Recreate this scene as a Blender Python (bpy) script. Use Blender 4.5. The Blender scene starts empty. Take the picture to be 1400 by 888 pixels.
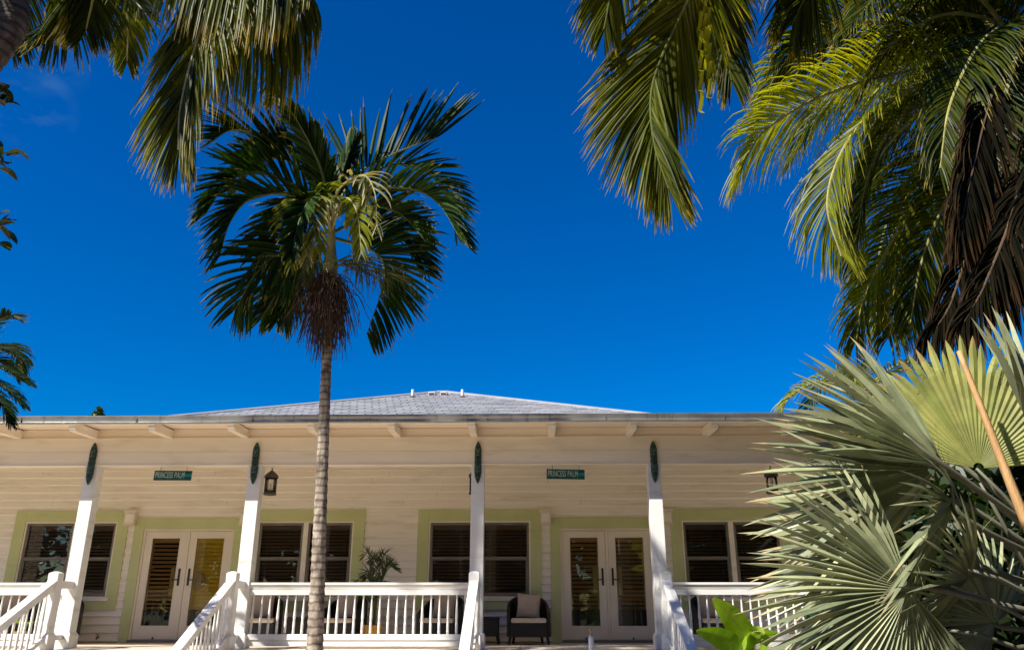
import bpy, math, random
from mathutils import Vector, Matrix
R = math.radians
rnd = random.Random(7)
scene = bpy.context.scene
col = scene.collection
V = Vector

# ------------------------------------------------------------------ camera
F, TILT, YAW, CZ = 1089.0, R(19.6), R(1.2), 1.62
cd = bpy.data.cameras.new("camera"); cam = bpy.data.objects.new("camera", cd); col.objects.link(cam)
cam.location = (0, 0, CZ); cam.rotation_euler = (R(90) + TILT, 0, YAW)
cd.sensor_width = 36; cd.lens = 36 * F / 1400; cd.clip_end = 2000; cd.clip_start = .05
scene.camera = cam

def at(px, py, Y):
    """point of the place seen at photo pixel px,py at depth Y"""
    x, u = px - 700, 444 - py
    y = F * math.cos(TILT) - u * math.sin(TILT); z = F * math.sin(TILT) + u * math.cos(TILT)
    rx = x * math.cos(YAW) - y * math.sin(YAW); ry = x * math.sin(YAW) + y * math.cos(YAW)
    k = Y / ry
    return V((rx * k, Y, CZ + z * k))

# ------------------------------------------------------------------ materials
def mat_base(name):
    m = bpy.data.materials.new(name); m.use_nodes = True
    nt = m.node_tree; nt.nodes.clear()
    out = nt.nodes.new("ShaderNodeOutputMaterial")
    return m, nt, out
def nd(nt, t, **kw):
    n = nt.nodes.new(t)
    for k, v in kw.items():
        if k in n.inputs: n.inputs[k].default_value = v
        else: setattr(n, k, v)
    return n
def L(nt, a, ao, b, bi): nt.links.new(a.outputs[ao], b.inputs[bi])
def c4(c): return (c[0], c[1], c[2], 1)
def noise(nt, scale, detail=4, stretch=None, coord="Object"):
    tc = nd(nt, "ShaderNodeTexCoord"); n = nd(nt, "ShaderNodeTexNoise", Scale=scale, Detail=detail)
    if stretch:
        mp = nd(nt, "ShaderNodeMapping"); mp.inputs["Scale"].default_value = stretch
        L(nt, tc, coord, mp, 0); L(nt, mp, 0, n, "Vector")
    else: L(nt, tc, coord, n, "Vector")
    return n
def ramp(nt, src, so, stops):
    r = nd(nt, "ShaderNodeValToRGB"); e = r.color_ramp.elements
    while len(e) < len(stops): e.new(.5)
    for el, (p, c) in zip(e, stops): el.position = p; el.color = c4(c)
    L(nt, src, so, r, 0); return r

def paint(name, c, c2=None, scale=3, rough=.5, bump=.1, bscale=60, stretch=None, grime=.0):
    m, nt, out = mat_base(name)
    b = nd(nt, "ShaderNodeBsdfPrincipled", Roughness=rough)
    n = noise(nt, scale, 6, stretch)
    c2 = c2 or tuple(x * .86 for x in c)
    r = ramp(nt, n, 0, [(.35, c2), (.62, c)])
    last = r
    if grime:
        n3 = noise(nt, 1.3, 8, (1.0, 1.0, 5.0)); r3 = ramp(nt, n3, 0, [(.55, (1, 1, 1)), (.78, (1 - grime, 1 - grime * 1.1, 1 - grime * 1.3))])
        mx = nd(nt, "ShaderNodeMixRGB", blend_type="MULTIPLY"); mx.inputs[0].default_value = 1
        L(nt, r, 0, mx, 1); L(nt, r3, 0, mx, 2); last = mx
    L(nt, last, 0, b, "Base Color")
    if bump:
        n2 = noise(nt, bscale, 3, stretch); bp = nd(nt, "ShaderNodeBump", Strength=bump, Distance=.01)
        L(nt, n2, 0, bp, "Height"); L(nt, bp, 0, b, "Normal")
    L(nt, b, 0, out, 0); return m

def leafmat(name, dark, light, tip, trans=.35, rough=.42, tipstart=.75, spec=.5, vein=0, backtint=None):
    """per-leaflet colour from attribute 'tint': r random, g position along the leaflet"""
    m, nt, out = mat_base(name)
    a = nd(nt, "ShaderNodeAttribute", attribute_name="tint")
    s = nd(nt, "ShaderNodeSeparateColor"); L(nt, a, "Color", s, 0)
    r = ramp(nt, s, 0, [(.0, dark), (1., light)])
    n = noise(nt, 5, 5); nr = ramp(nt, n, 0, [(.35, (.75, .75, .75)), (.65, (1.1, 1.1, 1.1))])
    mu = nd(nt, "ShaderNodeMixRGB", blend_type="MULTIPLY"); mu.inputs[0].default_value = 1
    L(nt, r, 0, mu, 1); L(nt, nr, 0, mu, 2)
    add = nd(nt, "ShaderNodeMath", operation="MULTIPLY_ADD"); add.inputs[1].default_value = .18; L(nt, s, 2, add, 0); L(nt, s, 1, add, 2)
    tr = ramp(nt, add, 0, [(tipstart, (0, 0, 0)), (min(1, tipstart + .25), (1, 1, 1))])
    mx = nd(nt, "ShaderNodeMixRGB"); L(nt, tr, 0, mx, 0); L(nt, mu, 0, mx, 1); mx.inputs[2].default_value = c4(tip)
    b = nd(nt, "ShaderNodeBsdfPrincipled", Roughness=rough); b.inputs["Specular IOR Level"].default_value = spec
    L(nt, mx, 0, b, "Base Color")
    t = nd(nt, "ShaderNodeBsdfTranslucent")
    g = nd(nt, "ShaderNodeMixRGB", blend_type="MULTIPLY"); g.inputs[0].default_value = 1
    L(nt, mx, 0, g, 1); g.inputs[2].default_value = (1.7, 1.6, .6, 1); L(nt, g, 0, t, 0)
    ms = nd(nt, "ShaderNodeMixShader"); ms.inputs[0].default_value = trans
    L(nt, b, 0, ms, 1); L(nt, t, 0, ms, 2); L(nt, ms, 0, out, 0); return m

WHITE = paint("white_paint", (.80, .785, .75), (.74, .72, .68), 2.2, .42, .06, 90, grime=.22)
WHITE_FRESH = paint("white_rail_paint", (.80, .79, .76), (.74, .725, .69), 3, .38, .05, 80, grime=.28)
CREAM = paint("cream_siding_paint", (.88, .81, .71), (.845, .765, .665), 1.2, .55, .12, 40, (.6, 1, 8), grime=.22)
CREAM_TRIM = paint("cream_beam_paint", (.86, .77, .65), (.81, .72, .60), 1.4, .55, .12, 40, (.5, 1, 6), grime=.18)
DOORPAINT = paint("door_paint", (.80, .70, .57), (.76, .66, .53), 2, .4, .05)
GREEN = paint("sage_green_paint", (.56, .575, .28), (.51, .525, .245), 2, .5, .08, 50, grime=.1)
BRONZE = paint("bronze_aluminium", (.22, .185, .15), (.17, .145, .115), 4, .35, .03)
DARKMETAL = paint("dark_metal", (.03, .026, .022), (.018, .016, .014), 8, .4, .1)
WICKER = None
def wicker():
    m, nt, out = mat_base("dark_wicker")
    tc = nd(nt, "ShaderNodeTexCoord"); b = nd(nt, "ShaderNodeBsdfPrincipled", Roughness=.55)
    w1 = nd(nt, "ShaderNodeTexWave", Scale=14.0); w1.bands_direction = "Z"; w2 = nd(nt, "ShaderNodeTexWave", Scale=11.0); w2.bands_direction = "DIAGONAL"
    L(nt, tc, "Object", w1, 0); L(nt, tc, "Object", w2, 0)
    mx = nd(nt, "ShaderNodeMath", operation="MULTIPLY"); L(nt, w1, 1, mx, 0); L(nt, w2, 1, mx, 1)
    r = ramp(nt, mx, 0, [(0, (.006, .0045, .004)), (.7, (.036, .027, .022))]); L(nt, r, 0, b, "Base Color")
    bp = nd(nt, "ShaderNodeBump", Strength=.7, Distance=.01); L(nt, mx, 0, bp, "Height"); L(nt, bp, 0, b, "Normal")
    L(nt, b, 0, out, 0); return m
WICKER = wicker()
CUSHION = paint("tan_canvas", (.58, .46, .34), (.52, .40, .29), 6, .9, .25, 220)
CUSHION2 = paint("cream_canvas", (.72, .62, .48), (.66, .55, .42), 6, .9, .25, 220)
FLOORM = paint("porch_boards", (.72, .63, .51), (.62, .54, .43), 1.5, .5, .2, 30, (8, .4, 1))
SOFFIT = paint("soffit_paint", (.86, .75, .62), (.81, .70, .57), 1.0, .6, .1, 30, (.4, 2, 1))
def glass():
    m, nt, out = mat_base("window_glass")
    fr = nd(nt, "ShaderNodeFresnel", IOR=1.5); t = nd(nt, "ShaderNodeBsdfTransparent"); t.inputs[0].default_value = (.92, .93, .92, 1)
    g = nd(nt, "ShaderNodeBsdfGlossy", Roughness=.015)
    n = noise(nt, 1.6, 2); bp = nd(nt, "ShaderNodeBump", Strength=.05, Distance=.02); L(nt, n, 0, bp, "Height"); L(nt, bp, 0, g, "Normal")
    ma = nd(nt, "ShaderNodeMath", operation="MULTIPLY"); ma.inputs[1].default_value = 1.15; L(nt, fr, 0, ma, 0)
    ms = nd(nt, "ShaderNodeMixShader"); L(nt, ma, 0, ms, 0); L(nt, t, 0, ms, 1); L(nt, g, 0, ms, 2); L(nt, ms, 0, out, 0); return m
GLASS = glass()
BLIND_BROWN = paint("brown_blind_wood", (.62, .36, .10), (.50, .28, .08), 6, .5, .1, 40, (.5, 1, 10))
BLIND_DARK = paint("dark_blind_wood", (.24, .15, .09), (.19, .12, .07), 6, .5, .1, 40, (.5, 1, 10))
BLIND_YELLOW = paint("yellow_blind_wood", (.90, .60, .035), (.78, .50, .03), 3, .5, .1, 40, (.5, 1, 10))
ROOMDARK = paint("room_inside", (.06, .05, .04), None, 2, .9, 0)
TANPLATE = paint("tan_plate", (.50, .32, .07), (.42, .27, .05), 5, .6, .05)
BRASS = paint("brass", (.45, .30, .10), (.3, .2, .07), 10, .3, .05); 
LANTERN = paint("lantern_bronze", (.10, .08, .05), (.05, .042, .03), 14, .5, .3, 80)
CANDLE = paint("candle_wax", (.75, .68, .5), None, 6, .6, 0)
BLACKM = paint("black_iron", (.012, .012, .012), None, 5, .5, .1)
def galv():
    m, nt, out = mat_base("weathered_gutter_metal")
    b = nd(nt, "ShaderNodeBsdfPrincipled", Roughness=.38, Metallic=.75)
    n = noise(nt, 2.2, 8, (1, 1, 3)); r = ramp(nt, n, 0, [(.3, (.26, .25, .24)), (.65, (.44, .43, .41))])
    n2 = noise(nt, 7, 6, (2.2, .3, .05)); r2 = ramp(nt, n2, 0, [(.56, (1, 1, 1)), (.72, (.62, .58, .54))])
    mx = nd(nt, "ShaderNodeMixRGB", blend_type="MULTIPLY"); mx.inputs[0].default_value = .8; L(nt, r, 0, mx, 1); L(nt, r2, 0, mx, 2)
    L(nt, mx, 0, b, "Base Color")
    n3 = noise(nt, .8, 2); bp = nd(nt, "ShaderNodeBump", Strength=.12, Distance=.2); L(nt, n3, 0, bp, "Height"); L(nt, bp, 0, b, "Normal")
    L(nt, b, 0, out, 0); return m
GUTTER = galv()
def shingles():
    m, nt, out = mat_base("pale_roof_shingles")
    b = nd(nt, "ShaderNodeBsdfPrincipled", Roughness=.75)
    a = nd(nt, "ShaderNodeAttribute", attribute_name="tint"); s = nd(nt, "ShaderNodeSeparateColor"); L(nt, a, "Color", s, 0)
    r = ramp(nt, s, 0, [(0, (.25, .255, .265)), (1, (.35, .35, .36))])
    n = noise(nt, 1.5, 6); r2 = ramp(nt, n, 0, [(.3, (.82, .82, .84)), (.7, (1, 1, 1))])
    mx = nd(nt, "ShaderNodeMixRGB", blend_type="MULTIPLY"); mx.inputs[0].default_value = 1; L(nt, r, 0, mx, 1); L(nt, r2, 0, mx, 2)
    L(nt, mx, 0, b, "Base Color"); L(nt, b, 0, out, 0); return m
SHINGLE = shingles()
ROOFDECK = paint("roof_underlay", (.30, .30, .31), None, 2, .8, .1)
def bark(name, a, b_, ringscale, bump=.6):
    m, nt, out = mat_base(name)
    b = nd(nt, "ShaderNodeBsdfPrincipled", Roughness=.85)
    n = noise(nt, 6, 8, (2.5, 2.5, 1.2)); r = ramp(nt, n, 0, [(.32, a), (.6, b_)])
    tc = nd(nt, "ShaderNodeTexCoord"); w = nd(nt, "ShaderNodeTexWave", Scale=ringscale, Distortion=2.2, Detail=3.0); w.bands_direction = "Z"; w.inputs["Detail Scale"].default_value = 3
    L(nt, tc, "Object", w, 0); wr = ramp(nt, w, 1, [(.0, (.30, .27, .25)), (.4, (1, 1, 1))])
    mx = nd(nt, "ShaderNodeMixRGB", blend_type="MULTIPLY"); mx.inputs[0].default_value = .8; L(nt, r, 0, mx, 1); L(nt, wr, 0, mx, 2)
    L(nt, mx, 0, b, "Base Color")
    n2 = noise(nt, 30, 6, (1, 1, .4)); bp = nd(nt, "ShaderNodeBump", Strength=bump, Distance=.02); L(nt, n2, 0, bp, "Height"); L(nt, bp, 0, b, "Normal")
    L(nt, b, 0, out, 0); return m
BARK_PALE = bark("pale_ringed_bark", (.11, .078, .055), (.40, .34, .275), 4.3)
BARK_BROWN = bark("brown_palm_bark", (.045, .032, .022), (.15, .11, .08), 3.5)
SHAFT = paint("crownshaft_green", (.40, .38, .20), (.22, .24, .10), 5, .45, .1)
COCO = leafmat("coconut_leaf", (.012, .028, .002), (.17, .19, .009), (.32, .24, .02), .44, .45, .94, .25)
COCO_LIT = leafmat("coconut_leaf_lit", (.09, .12, .006), (.36, .37, .016), (.40, .33, .03), .48, .42, .96, .3)  # sunlit copy of the coconut leaf, the light put into its colour
COCO_DEAD = leafmat("coconut_leaf_dead", (.0035, .004, .0015), (.011, .008, .003), (.034, .018, .007), .08, .8, .62, .06)
XMAS = leafmat("christmas_palm_leaf", (.005, .020, .002), (.036, .085, .006), (.18, .16, .035), .22, .5, .98, .2)
XMAS_OLD = leafmat("christmas_palm_old_leaf", (.10, .12, .03), (.30, .26, .10), (.5, .42, .28), .35, .5, .7)
BISM = leafmat("silver_fan_leaf", (.17, .205, .11), (.44, .47, .265), (.38, .31, .16), .05, .42, .985, .45)
BISM_BACKLIT = leafmat("backlit_fan_leaf", (.32, .36, .10), (.48, .48, .16), (.4, .3, .1), .45, .5, .97)  # backlit glow put into the colour, yellower and brighter than the silver leaves
BANANA = leafmat("banana_leaf", (.10, .24, .012), (.34, .52, .03), (.3, .4, .05), .45, .32, 1.0)
ARECA = leafmat("areca_leaf", (.025, .055, .012), (.07, .11, .02), (.14, .14, .03), .25, .4, .95)
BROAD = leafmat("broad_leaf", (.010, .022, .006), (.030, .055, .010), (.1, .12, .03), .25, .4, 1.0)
RACHIS = paint("rachis_yellow", (.40, .36, .12), (.26, .24, .07), 5, .45, .1)
RACHIS_G = paint("rachis_green", (.12, .15, .035), (.08, .10, .025), 5, .45, .1)
RACHIS_D = paint("rachis_brown", (.10, .06, .03), None, 5, .6, .1)
PETIOLE = paint("petiole_orange", (.52, .31, .13), (.34, .19, .07), 4, .55, .5, 40, (3, 3, .5))
PETIOLE_G = paint("petiole_grey", (.20, .20, .14), (.13, .13, .09), 3, .55, .1)
TWIG = paint("dry_twig", (.11, .062, .042), (.055, .03, .02), 20, .8, 0)
TWIG_G = paint("green_twig", (.13, .14, .03), (.08, .09, .02), 20, .7, 0)

# ------------------------------------------------------------------ mesh building
class MB:
    def __init__(s): s.v = []; s.f = []; s.m = []; s.t = []
    def add(s, vs, fs, mi=0, tint=None):
        o = len(s.v); s.v += [tuple(v) for v in vs]; s.f += [tuple(i + o for i in f) for f in fs]; s.m += [mi] * len(fs)
        s.t += (tint if isinstance(tint, list) else [tint or (.5, 0, .5)] * len(vs))
    def box(s, x0, x1, y0, y1, z0, z1, mi=0, tint=None):
        s.add([(x0,y0,z0),(x1,y0,z0),(x1,y1,z0),(x0,y1,z0),(x0,y0,z1),(x1,y0,z1),(x1,y1,z1),(x0,y1,z1)],
              [(0,3,2,1),(4,5,6,7),(0,1,5,4),(1,2,6,5),(2,3,7,6),(3,0,4,7)], mi, tint)
    def hexa(s, p, mi=0, tint=None):
        s.add(p, [(0,3,2,1),(4,5,6,7),(0,1,5,4),(1,2,6,5),(2,3,7,6),(3,0,4,7)], mi, tint)
    def tube(s, pts, rad, n=8, mi=0, cap=True, tint=None):
        pts = [V(p) for p in pts]; rs = rad if isinstance(rad, (list, tuple)) else [rad] * len(pts)
        vs = []; ref = V((1, 0, 0)) if abs((pts[-1] - pts[0]).normalized().x) < .8 else V((0, 1, 0))
        for i, p in enumerate(pts):
            t = (pts[min(i + 1, len(pts) - 1)] - pts[max(i - 1, 0)]).normalized()
            a = (ref - t * ref.dot(t)).normalized(); b = t.cross(a)
            for k in range(n):
                q = 2 * math.pi * k / n; vs.append(p + (a * math.cos(q) + b * math.sin(q)) * rs[i])
        fs = []
        for i in range(len(pts) - 1):
            for k in range(n):
                fs.append((i*n+k, i*n+(k+1) % n, (i+1)*n+(k+1) % n, (i+1)*n+k))
        if cap: fs.append(tuple(range(n))[::-1]); fs.append(tuple((len(pts)-1)*n + k for k in range(n)))
        s.add(vs, fs, mi, tint)
    def lathe(s, x, y, prof, n=10, mi=0):
        s.tube([(x, y, z) for r, z in prof], [r for r, z in prof], n, mi)
    def prism(s, poly, axis, a, b, mi=0):
        """poly of 2-D points extruded along axis ('x': points are (y,z); 'y': (x,z))"""
        n = len(poly)
        f = (lambda p, q: (q, p[0], p[1])) if axis == 'x' else (lambda p, q: (p[0], q, p[1]))
        vs = [f(p, a) for p in poly] + [f(p, b) for p in poly]
        fs = [tuple(range(n)), tuple(range(2*n-1, n-1, -1))] + [(i, i + n, (i+1) % n + n, (i+1) % n) for i in range(n)]
        s.add(vs, fs, mi)
    def build(s, name, mats, parent=None, bevel=0, smooth=False, loc=None, fixn=False):
        me = bpy.data.meshes.new(name); me.from_pydata(s.v, [], s.f)
        for m in (mats if isinstance(mats, (list, tuple)) else [mats]): me.materials.append(m)
        me.polygons.foreach_set("material_index", s.m)
        if smooth: me.polygons.foreach_set("use_smooth", [True] * len(s.f))
        ca = me.color_attributes.new("tint", 'FLOAT_COLOR', 'POINT')
        ca.data.foreach_set("color", [c for t in s.t for c in (t[0], t[1], t[2], 1)])
        me.update()
        if fixn:
            import bmesh
            bm = bmesh.new(); bm.from_mesh(me); bmesh.ops.recalc_face_normals(bm, faces=bm.faces); bm.to_mesh(me); bm.free()
        o = bpy.data.objects.new(name, me); col.objects.link(o)
        if loc: o.location = loc
        if parent is not None: o.parent = parent
        if bevel:
            b = o.modifiers.new("bevel", 'BEVEL'); b.width = bevel; b.segments = 2; b.limit_method = 'ANGLE'; b.angle_limit = R(40)
        return o
def tag(o, label=None, cat=None, group=None, kind=None):
    if label: o["label"] = label
    if cat: o["category"] = cat
    if group: o["group"] = group
    if kind: o["kind"] = kind
    return o
def thing(name, label, cat, loc=(0, 0, 0), rz=0, group=None):
    o = bpy.data.objects.new(name, None); col.objects.link(o); o.location = loc; o.rotation_euler = (0, 0, rz); o.empty_display_size = .2
    return tag(o, label, cat, group)
def dup(root, loc, rz, label, group=None):
    r = root.copy(); col.objects.link(r); r.location = loc; r.rotation_euler = (0, 0, rz); r["label"] = label
    if group: r["group"] = group
    for ch in list(root.children):
        c = ch.copy(); col.objects.link(c); c.parent = r
        for g in list(ch.children):
            d = g.copy(); col.objects.link(d); d.parent = c
    return r

# ------------------------------------------------------------------ ground
def ground_mat():
    m, nt, out = mat_base("lawn_ground")
    b = nd(nt, "ShaderNodeBsdfPrincipled", Roughness=.95)
    n = noise(nt, .6, 8); n2 = noise(nt, 40, 4)
    r = ramp(nt, n, 0, [(.35, (.07, .10, .025)), (.6, (.12, .14, .04))])
    mx = nd(nt, "ShaderNodeMixRGB", blend_type="MULTIPLY"); mx.inputs[0].default_value = .6
    r2 = ramp(nt, n2, 0, [(.3, (.5, .5, .5)), (.7, (1.3, 1.3, 1.2))]); L(nt, r, 0, mx, 1); L(nt, r2, 0, mx, 2); L(nt, mx, 0, b, "Base Color")
    bp = nd(nt, "ShaderNodeBump", Strength=.8, Distance=.05); L(nt, n2, 0, bp, "Height"); L(nt, bp, 0, b, "Normal"); L(nt, b, 0, out, 0); return m
g = MB(); g.add([(-500,-500,0),(500,-500,0),(500,500,0),(-500,500,0)], [(0,1,2,3)])
tag(g.build("ground", ground_mat()), kind="structure")
SAND = paint("bounce_sand", (.70, .56, .40), (.62, .49, .34), .8, .95, .4, 25)  # warm pale ground out of view, added to bounce sun into the porch
p = MB(); p.add([(-13.5,-2.5,.004),(1.2,-2.5,.004),(1.7,6,.004),(1.75,11,.004),(2.5,11.4,.004),(2.5,13.3,.004),(-13.5,13.3,.004)], [(0,1,2,3,4,5,6)])
tag(p.build("path", SAND), kind="structure")
SOIL = paint("low_bounce_soil", (.045, .035, .024), (.022, .018, .012), 3, .95, .6, 30)  # dark ground out of view, added to cut bounce under the fan palm
p = MB(); p.add([(1.25,-2.5,.006),(12,-2.5,.006),(12,13.3,.006),(2.55,13.3,.006),(2.55,11.35,.006),(1.8,10.95,.006),(1.75,6,.006)], [(0,1,2,3,4,5,6)])
tag(p.build("low_bounce_ground", SOIL), kind="structure")

# ------------------------------------------------------------------ the house
YW, YP, YE, ZF = 16.7, 14.05, 13.25, 1.0
HX0, HX1 = -15.7, 10.1
house = thing("house", "long single storey cream clapboard house with green trim and deep porch", "house", (-2.8, YW, 0))
def hb(mb, name, mats, parent=house, **kw):
    """build in world coordinates under a thing standing at its own base"""
    o = mb.build(name, mats, None, **kw); par = parent
    off = V((0, 0, 0)); q = par
    while q is not None: off += V(q.location); q = q.parent
    o.location = -off if not kw.get('loc') else V(kw['loc']) - off
    o.parent = par; return o
def world_child(mb, name, mats, parent, **kw): return hb(mb, name, mats, parent, **kw)

# openings (outer edge of the green trim): x0,x1,z0,z1
WIN = [(-10.62, -8.25), (-5.78, -3.36), (-2.27, .25), (2.87, 5.30)]
DOORS = [-6.97, 1.56]
WZ0, WZ1, DZ1 = 1.60, 3.54, 3.38
TW = .225
opens = [(a, b, WZ0, WZ1) for a, b in WIN] + [(d - 1.135, d + 1.135, ZF, DZ1) for d in DOORS]
opens.append((-12.4, -11.55, ZF, 4.04))
# siding
w = MB(); zc = ZF + .01; EXP = .152
while zc < 4.5:
    z1 = min(zc + EXP, 4.5)
    br = sorted({zc, min(zc + .02, z1), z1} | {z for o in opens for z in (o[2], o[3]) if zc < z < z1})
    for a, b in zip(br, br[1:]):
        cut = sorted((o[0] + .012, o[1] - .012) for o in opens if o[2] < (a + b) / 2 < o[3])
        xs = HX0
        segs = []
        for c0, c1 in cut: segs.append((xs, c0)); xs = c1
        segs.append((xs, HX1))
        tf = lambda z: .012 + .024 * (z - zc) / .02 if z < zc + .0201 else .036 - .032 * (z - zc - .02) / (EXP - .02)
        ta = tf(a); tb = tf(b)
        for x0, x1 in segs:
            if x1 - x0 < .01: continue
            # butt joints
            cuts = [x0]; xx = x0 + rnd.uniform(1.2, 3.6)
            while xx < x1 - .4: cuts.append(xx); xx += 3.66
            cuts.append(x1)
            for q0, q1 in zip(cuts, cuts[1:]):
                e = .0028; q0 += e; q1 -= e
                j = 0
                w.hexa([(q0,YW-ta+j,a),(q1,YW-ta+j,a),(q1,YW+.02,a),(q0,YW+.02,a),(q0,YW-tb+j,b),(q1,YW-tb+j,b),(q1,YW+.02,b),(q0,YW+.02,b)])
    zc += EXP
hb(w, "wall", CREAM)
# shell behind the siding, with the openings cut, and the closed sides
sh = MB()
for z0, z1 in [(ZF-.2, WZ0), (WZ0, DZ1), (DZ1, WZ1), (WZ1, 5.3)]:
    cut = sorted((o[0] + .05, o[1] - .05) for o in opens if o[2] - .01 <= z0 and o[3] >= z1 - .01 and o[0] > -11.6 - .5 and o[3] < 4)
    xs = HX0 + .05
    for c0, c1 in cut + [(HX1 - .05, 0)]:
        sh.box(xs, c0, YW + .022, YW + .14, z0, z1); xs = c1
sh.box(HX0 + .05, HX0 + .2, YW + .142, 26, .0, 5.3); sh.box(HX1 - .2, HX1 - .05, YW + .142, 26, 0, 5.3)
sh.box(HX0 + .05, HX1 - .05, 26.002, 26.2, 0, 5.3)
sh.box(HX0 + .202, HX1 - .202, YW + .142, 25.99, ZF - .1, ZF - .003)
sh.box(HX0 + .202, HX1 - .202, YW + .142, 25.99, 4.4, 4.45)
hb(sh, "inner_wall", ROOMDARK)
cb = MB(); cb.box(-11.56, -11.42, YW - .045, YW + .02, ZF, 4.2); cb.box(-12.5, -12.36, YW - .045, YW + .02, ZF, 4.2); cb.box(-12.36, -11.56, YW - .01, YW + .02, ZF, 4.2)
hb(cb, "corner_trim", GREEN, bevel=.004)

def slats(mb, x0, x1, z0, z1, y, pitch, depth, ang, mi=0, jit=.02):
    z = z0 + pitch * .5
    while z < z1:
        a = ang + rnd.uniform(-jit, jit); dy = depth / 2 * math.cos(a); dz = depth / 2 * math.sin(a); t = .0022
        mb.hexa([(x0,y-dy,z-dz-t),(x1,y-dy,z-dz-t),(x1,y+dy,z+dz-t),(x0,y+dy,z+dz-t),(x0,y-dy,z-dz+t),(x1,y-dy,z-dz+t),(x1,y+dy,z+dz+t),(x0,y+dy,z+dz+t)], mi)
        z += pitch
def ring(mb, x0, x1, z0, z1, t, y0, y1, tb=None, tt=None, mi=0):
    tb = t if tb is None else tb; tt = t if tt is None else tt
    mb.box(x0, x0 + t, y0, y1, z0, z1, mi); mb.box(x1 - t, x1, y0, y1, z0, z1, mi)
    if tb: mb.box(x0 + t, x1 - t, y0, y1, z0, z0 + tb, mi)
    if tt: mb.box(x0 + t, x1 - t, y0, y1, z1 - tt, z1, mi)

for k, (a, b) in enumerate(WIN):
    m = MB(); ring(m, a, b, WZ0, WZ1, TW, YW - .05, YW + .02)
    win = hb(m, "window", GREEN, bevel=.004)
    win["label"] = ["green framed window behind the far left railing", "green framed window behind the ringed palm trunk", "green framed window behind the third porch post", "green framed window half hidden by the silver fan palm"][k]
    gx0, gx1, gz0, gz1 = a + TW, b - TW, WZ0 + TW, WZ1 - TW
    mid = (gx0 + gx1) / 2 + (.10 if k == 0 else 0)
    m = MB(); ring(m, gx0, gx1, gz0, gz1, .03, YW - .032, YW + .05); m.box(mid - .05, mid + .05, YW - .03, YW + .05, gz0 + .03, gz1 - .03)
    m.box(gx0 - .06, gx1 + .06, YW - .075, YW - .052, gz0 - .055, gz0 + .005)
    fr = hb(m, "casing", CREAM_TRIM, win, bevel=.003)
    sash = MB(); pane = MB(); bl = MB()
    for x0, x1 in ((gx0 + .032, mid - .052), (mid + .052, gx1 - .032)):
        ring(sash, x0, x1, gz0 + .032, gz1 - .032, .045, YW - .012, YW + .045)
        zm = (gz0 + gz1) / 2 + .02
        sash.box(x0 + .045, x1 - .045, YW - .008, YW + .043, zm - .02, zm + .022)
        ring(sash, x0 + .047, x1 - .047, gz0 + .08, zm - .022, .02, YW + .0, YW + .02)
        pane.box(x0 + .04, x1 - .04, YW + .026, YW + .031, gz0 + .07, gz1 - .07)
        slats(bl, x0 + .01, x1 - .01, gz0 + .03, gz1 - .05, YW + .10, .066, .066, R(-34), jit=.05)
        bl.box(x0 + .01, x1 - .01, YW + .06, YW + .13, gz1 - .16, gz1 - .04)
        for xc in (x0 + .16, x1 - .16): bl.box(xc - .006, xc + .006, YW + .062, YW + .065, gz0, gz1 - .16)
    hb(sash, "sash", BRONZE, win, bevel=.002); hb(pane, "pane", GLASS, win); hb(bl, "blind", BLIND_DARK, win)

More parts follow.
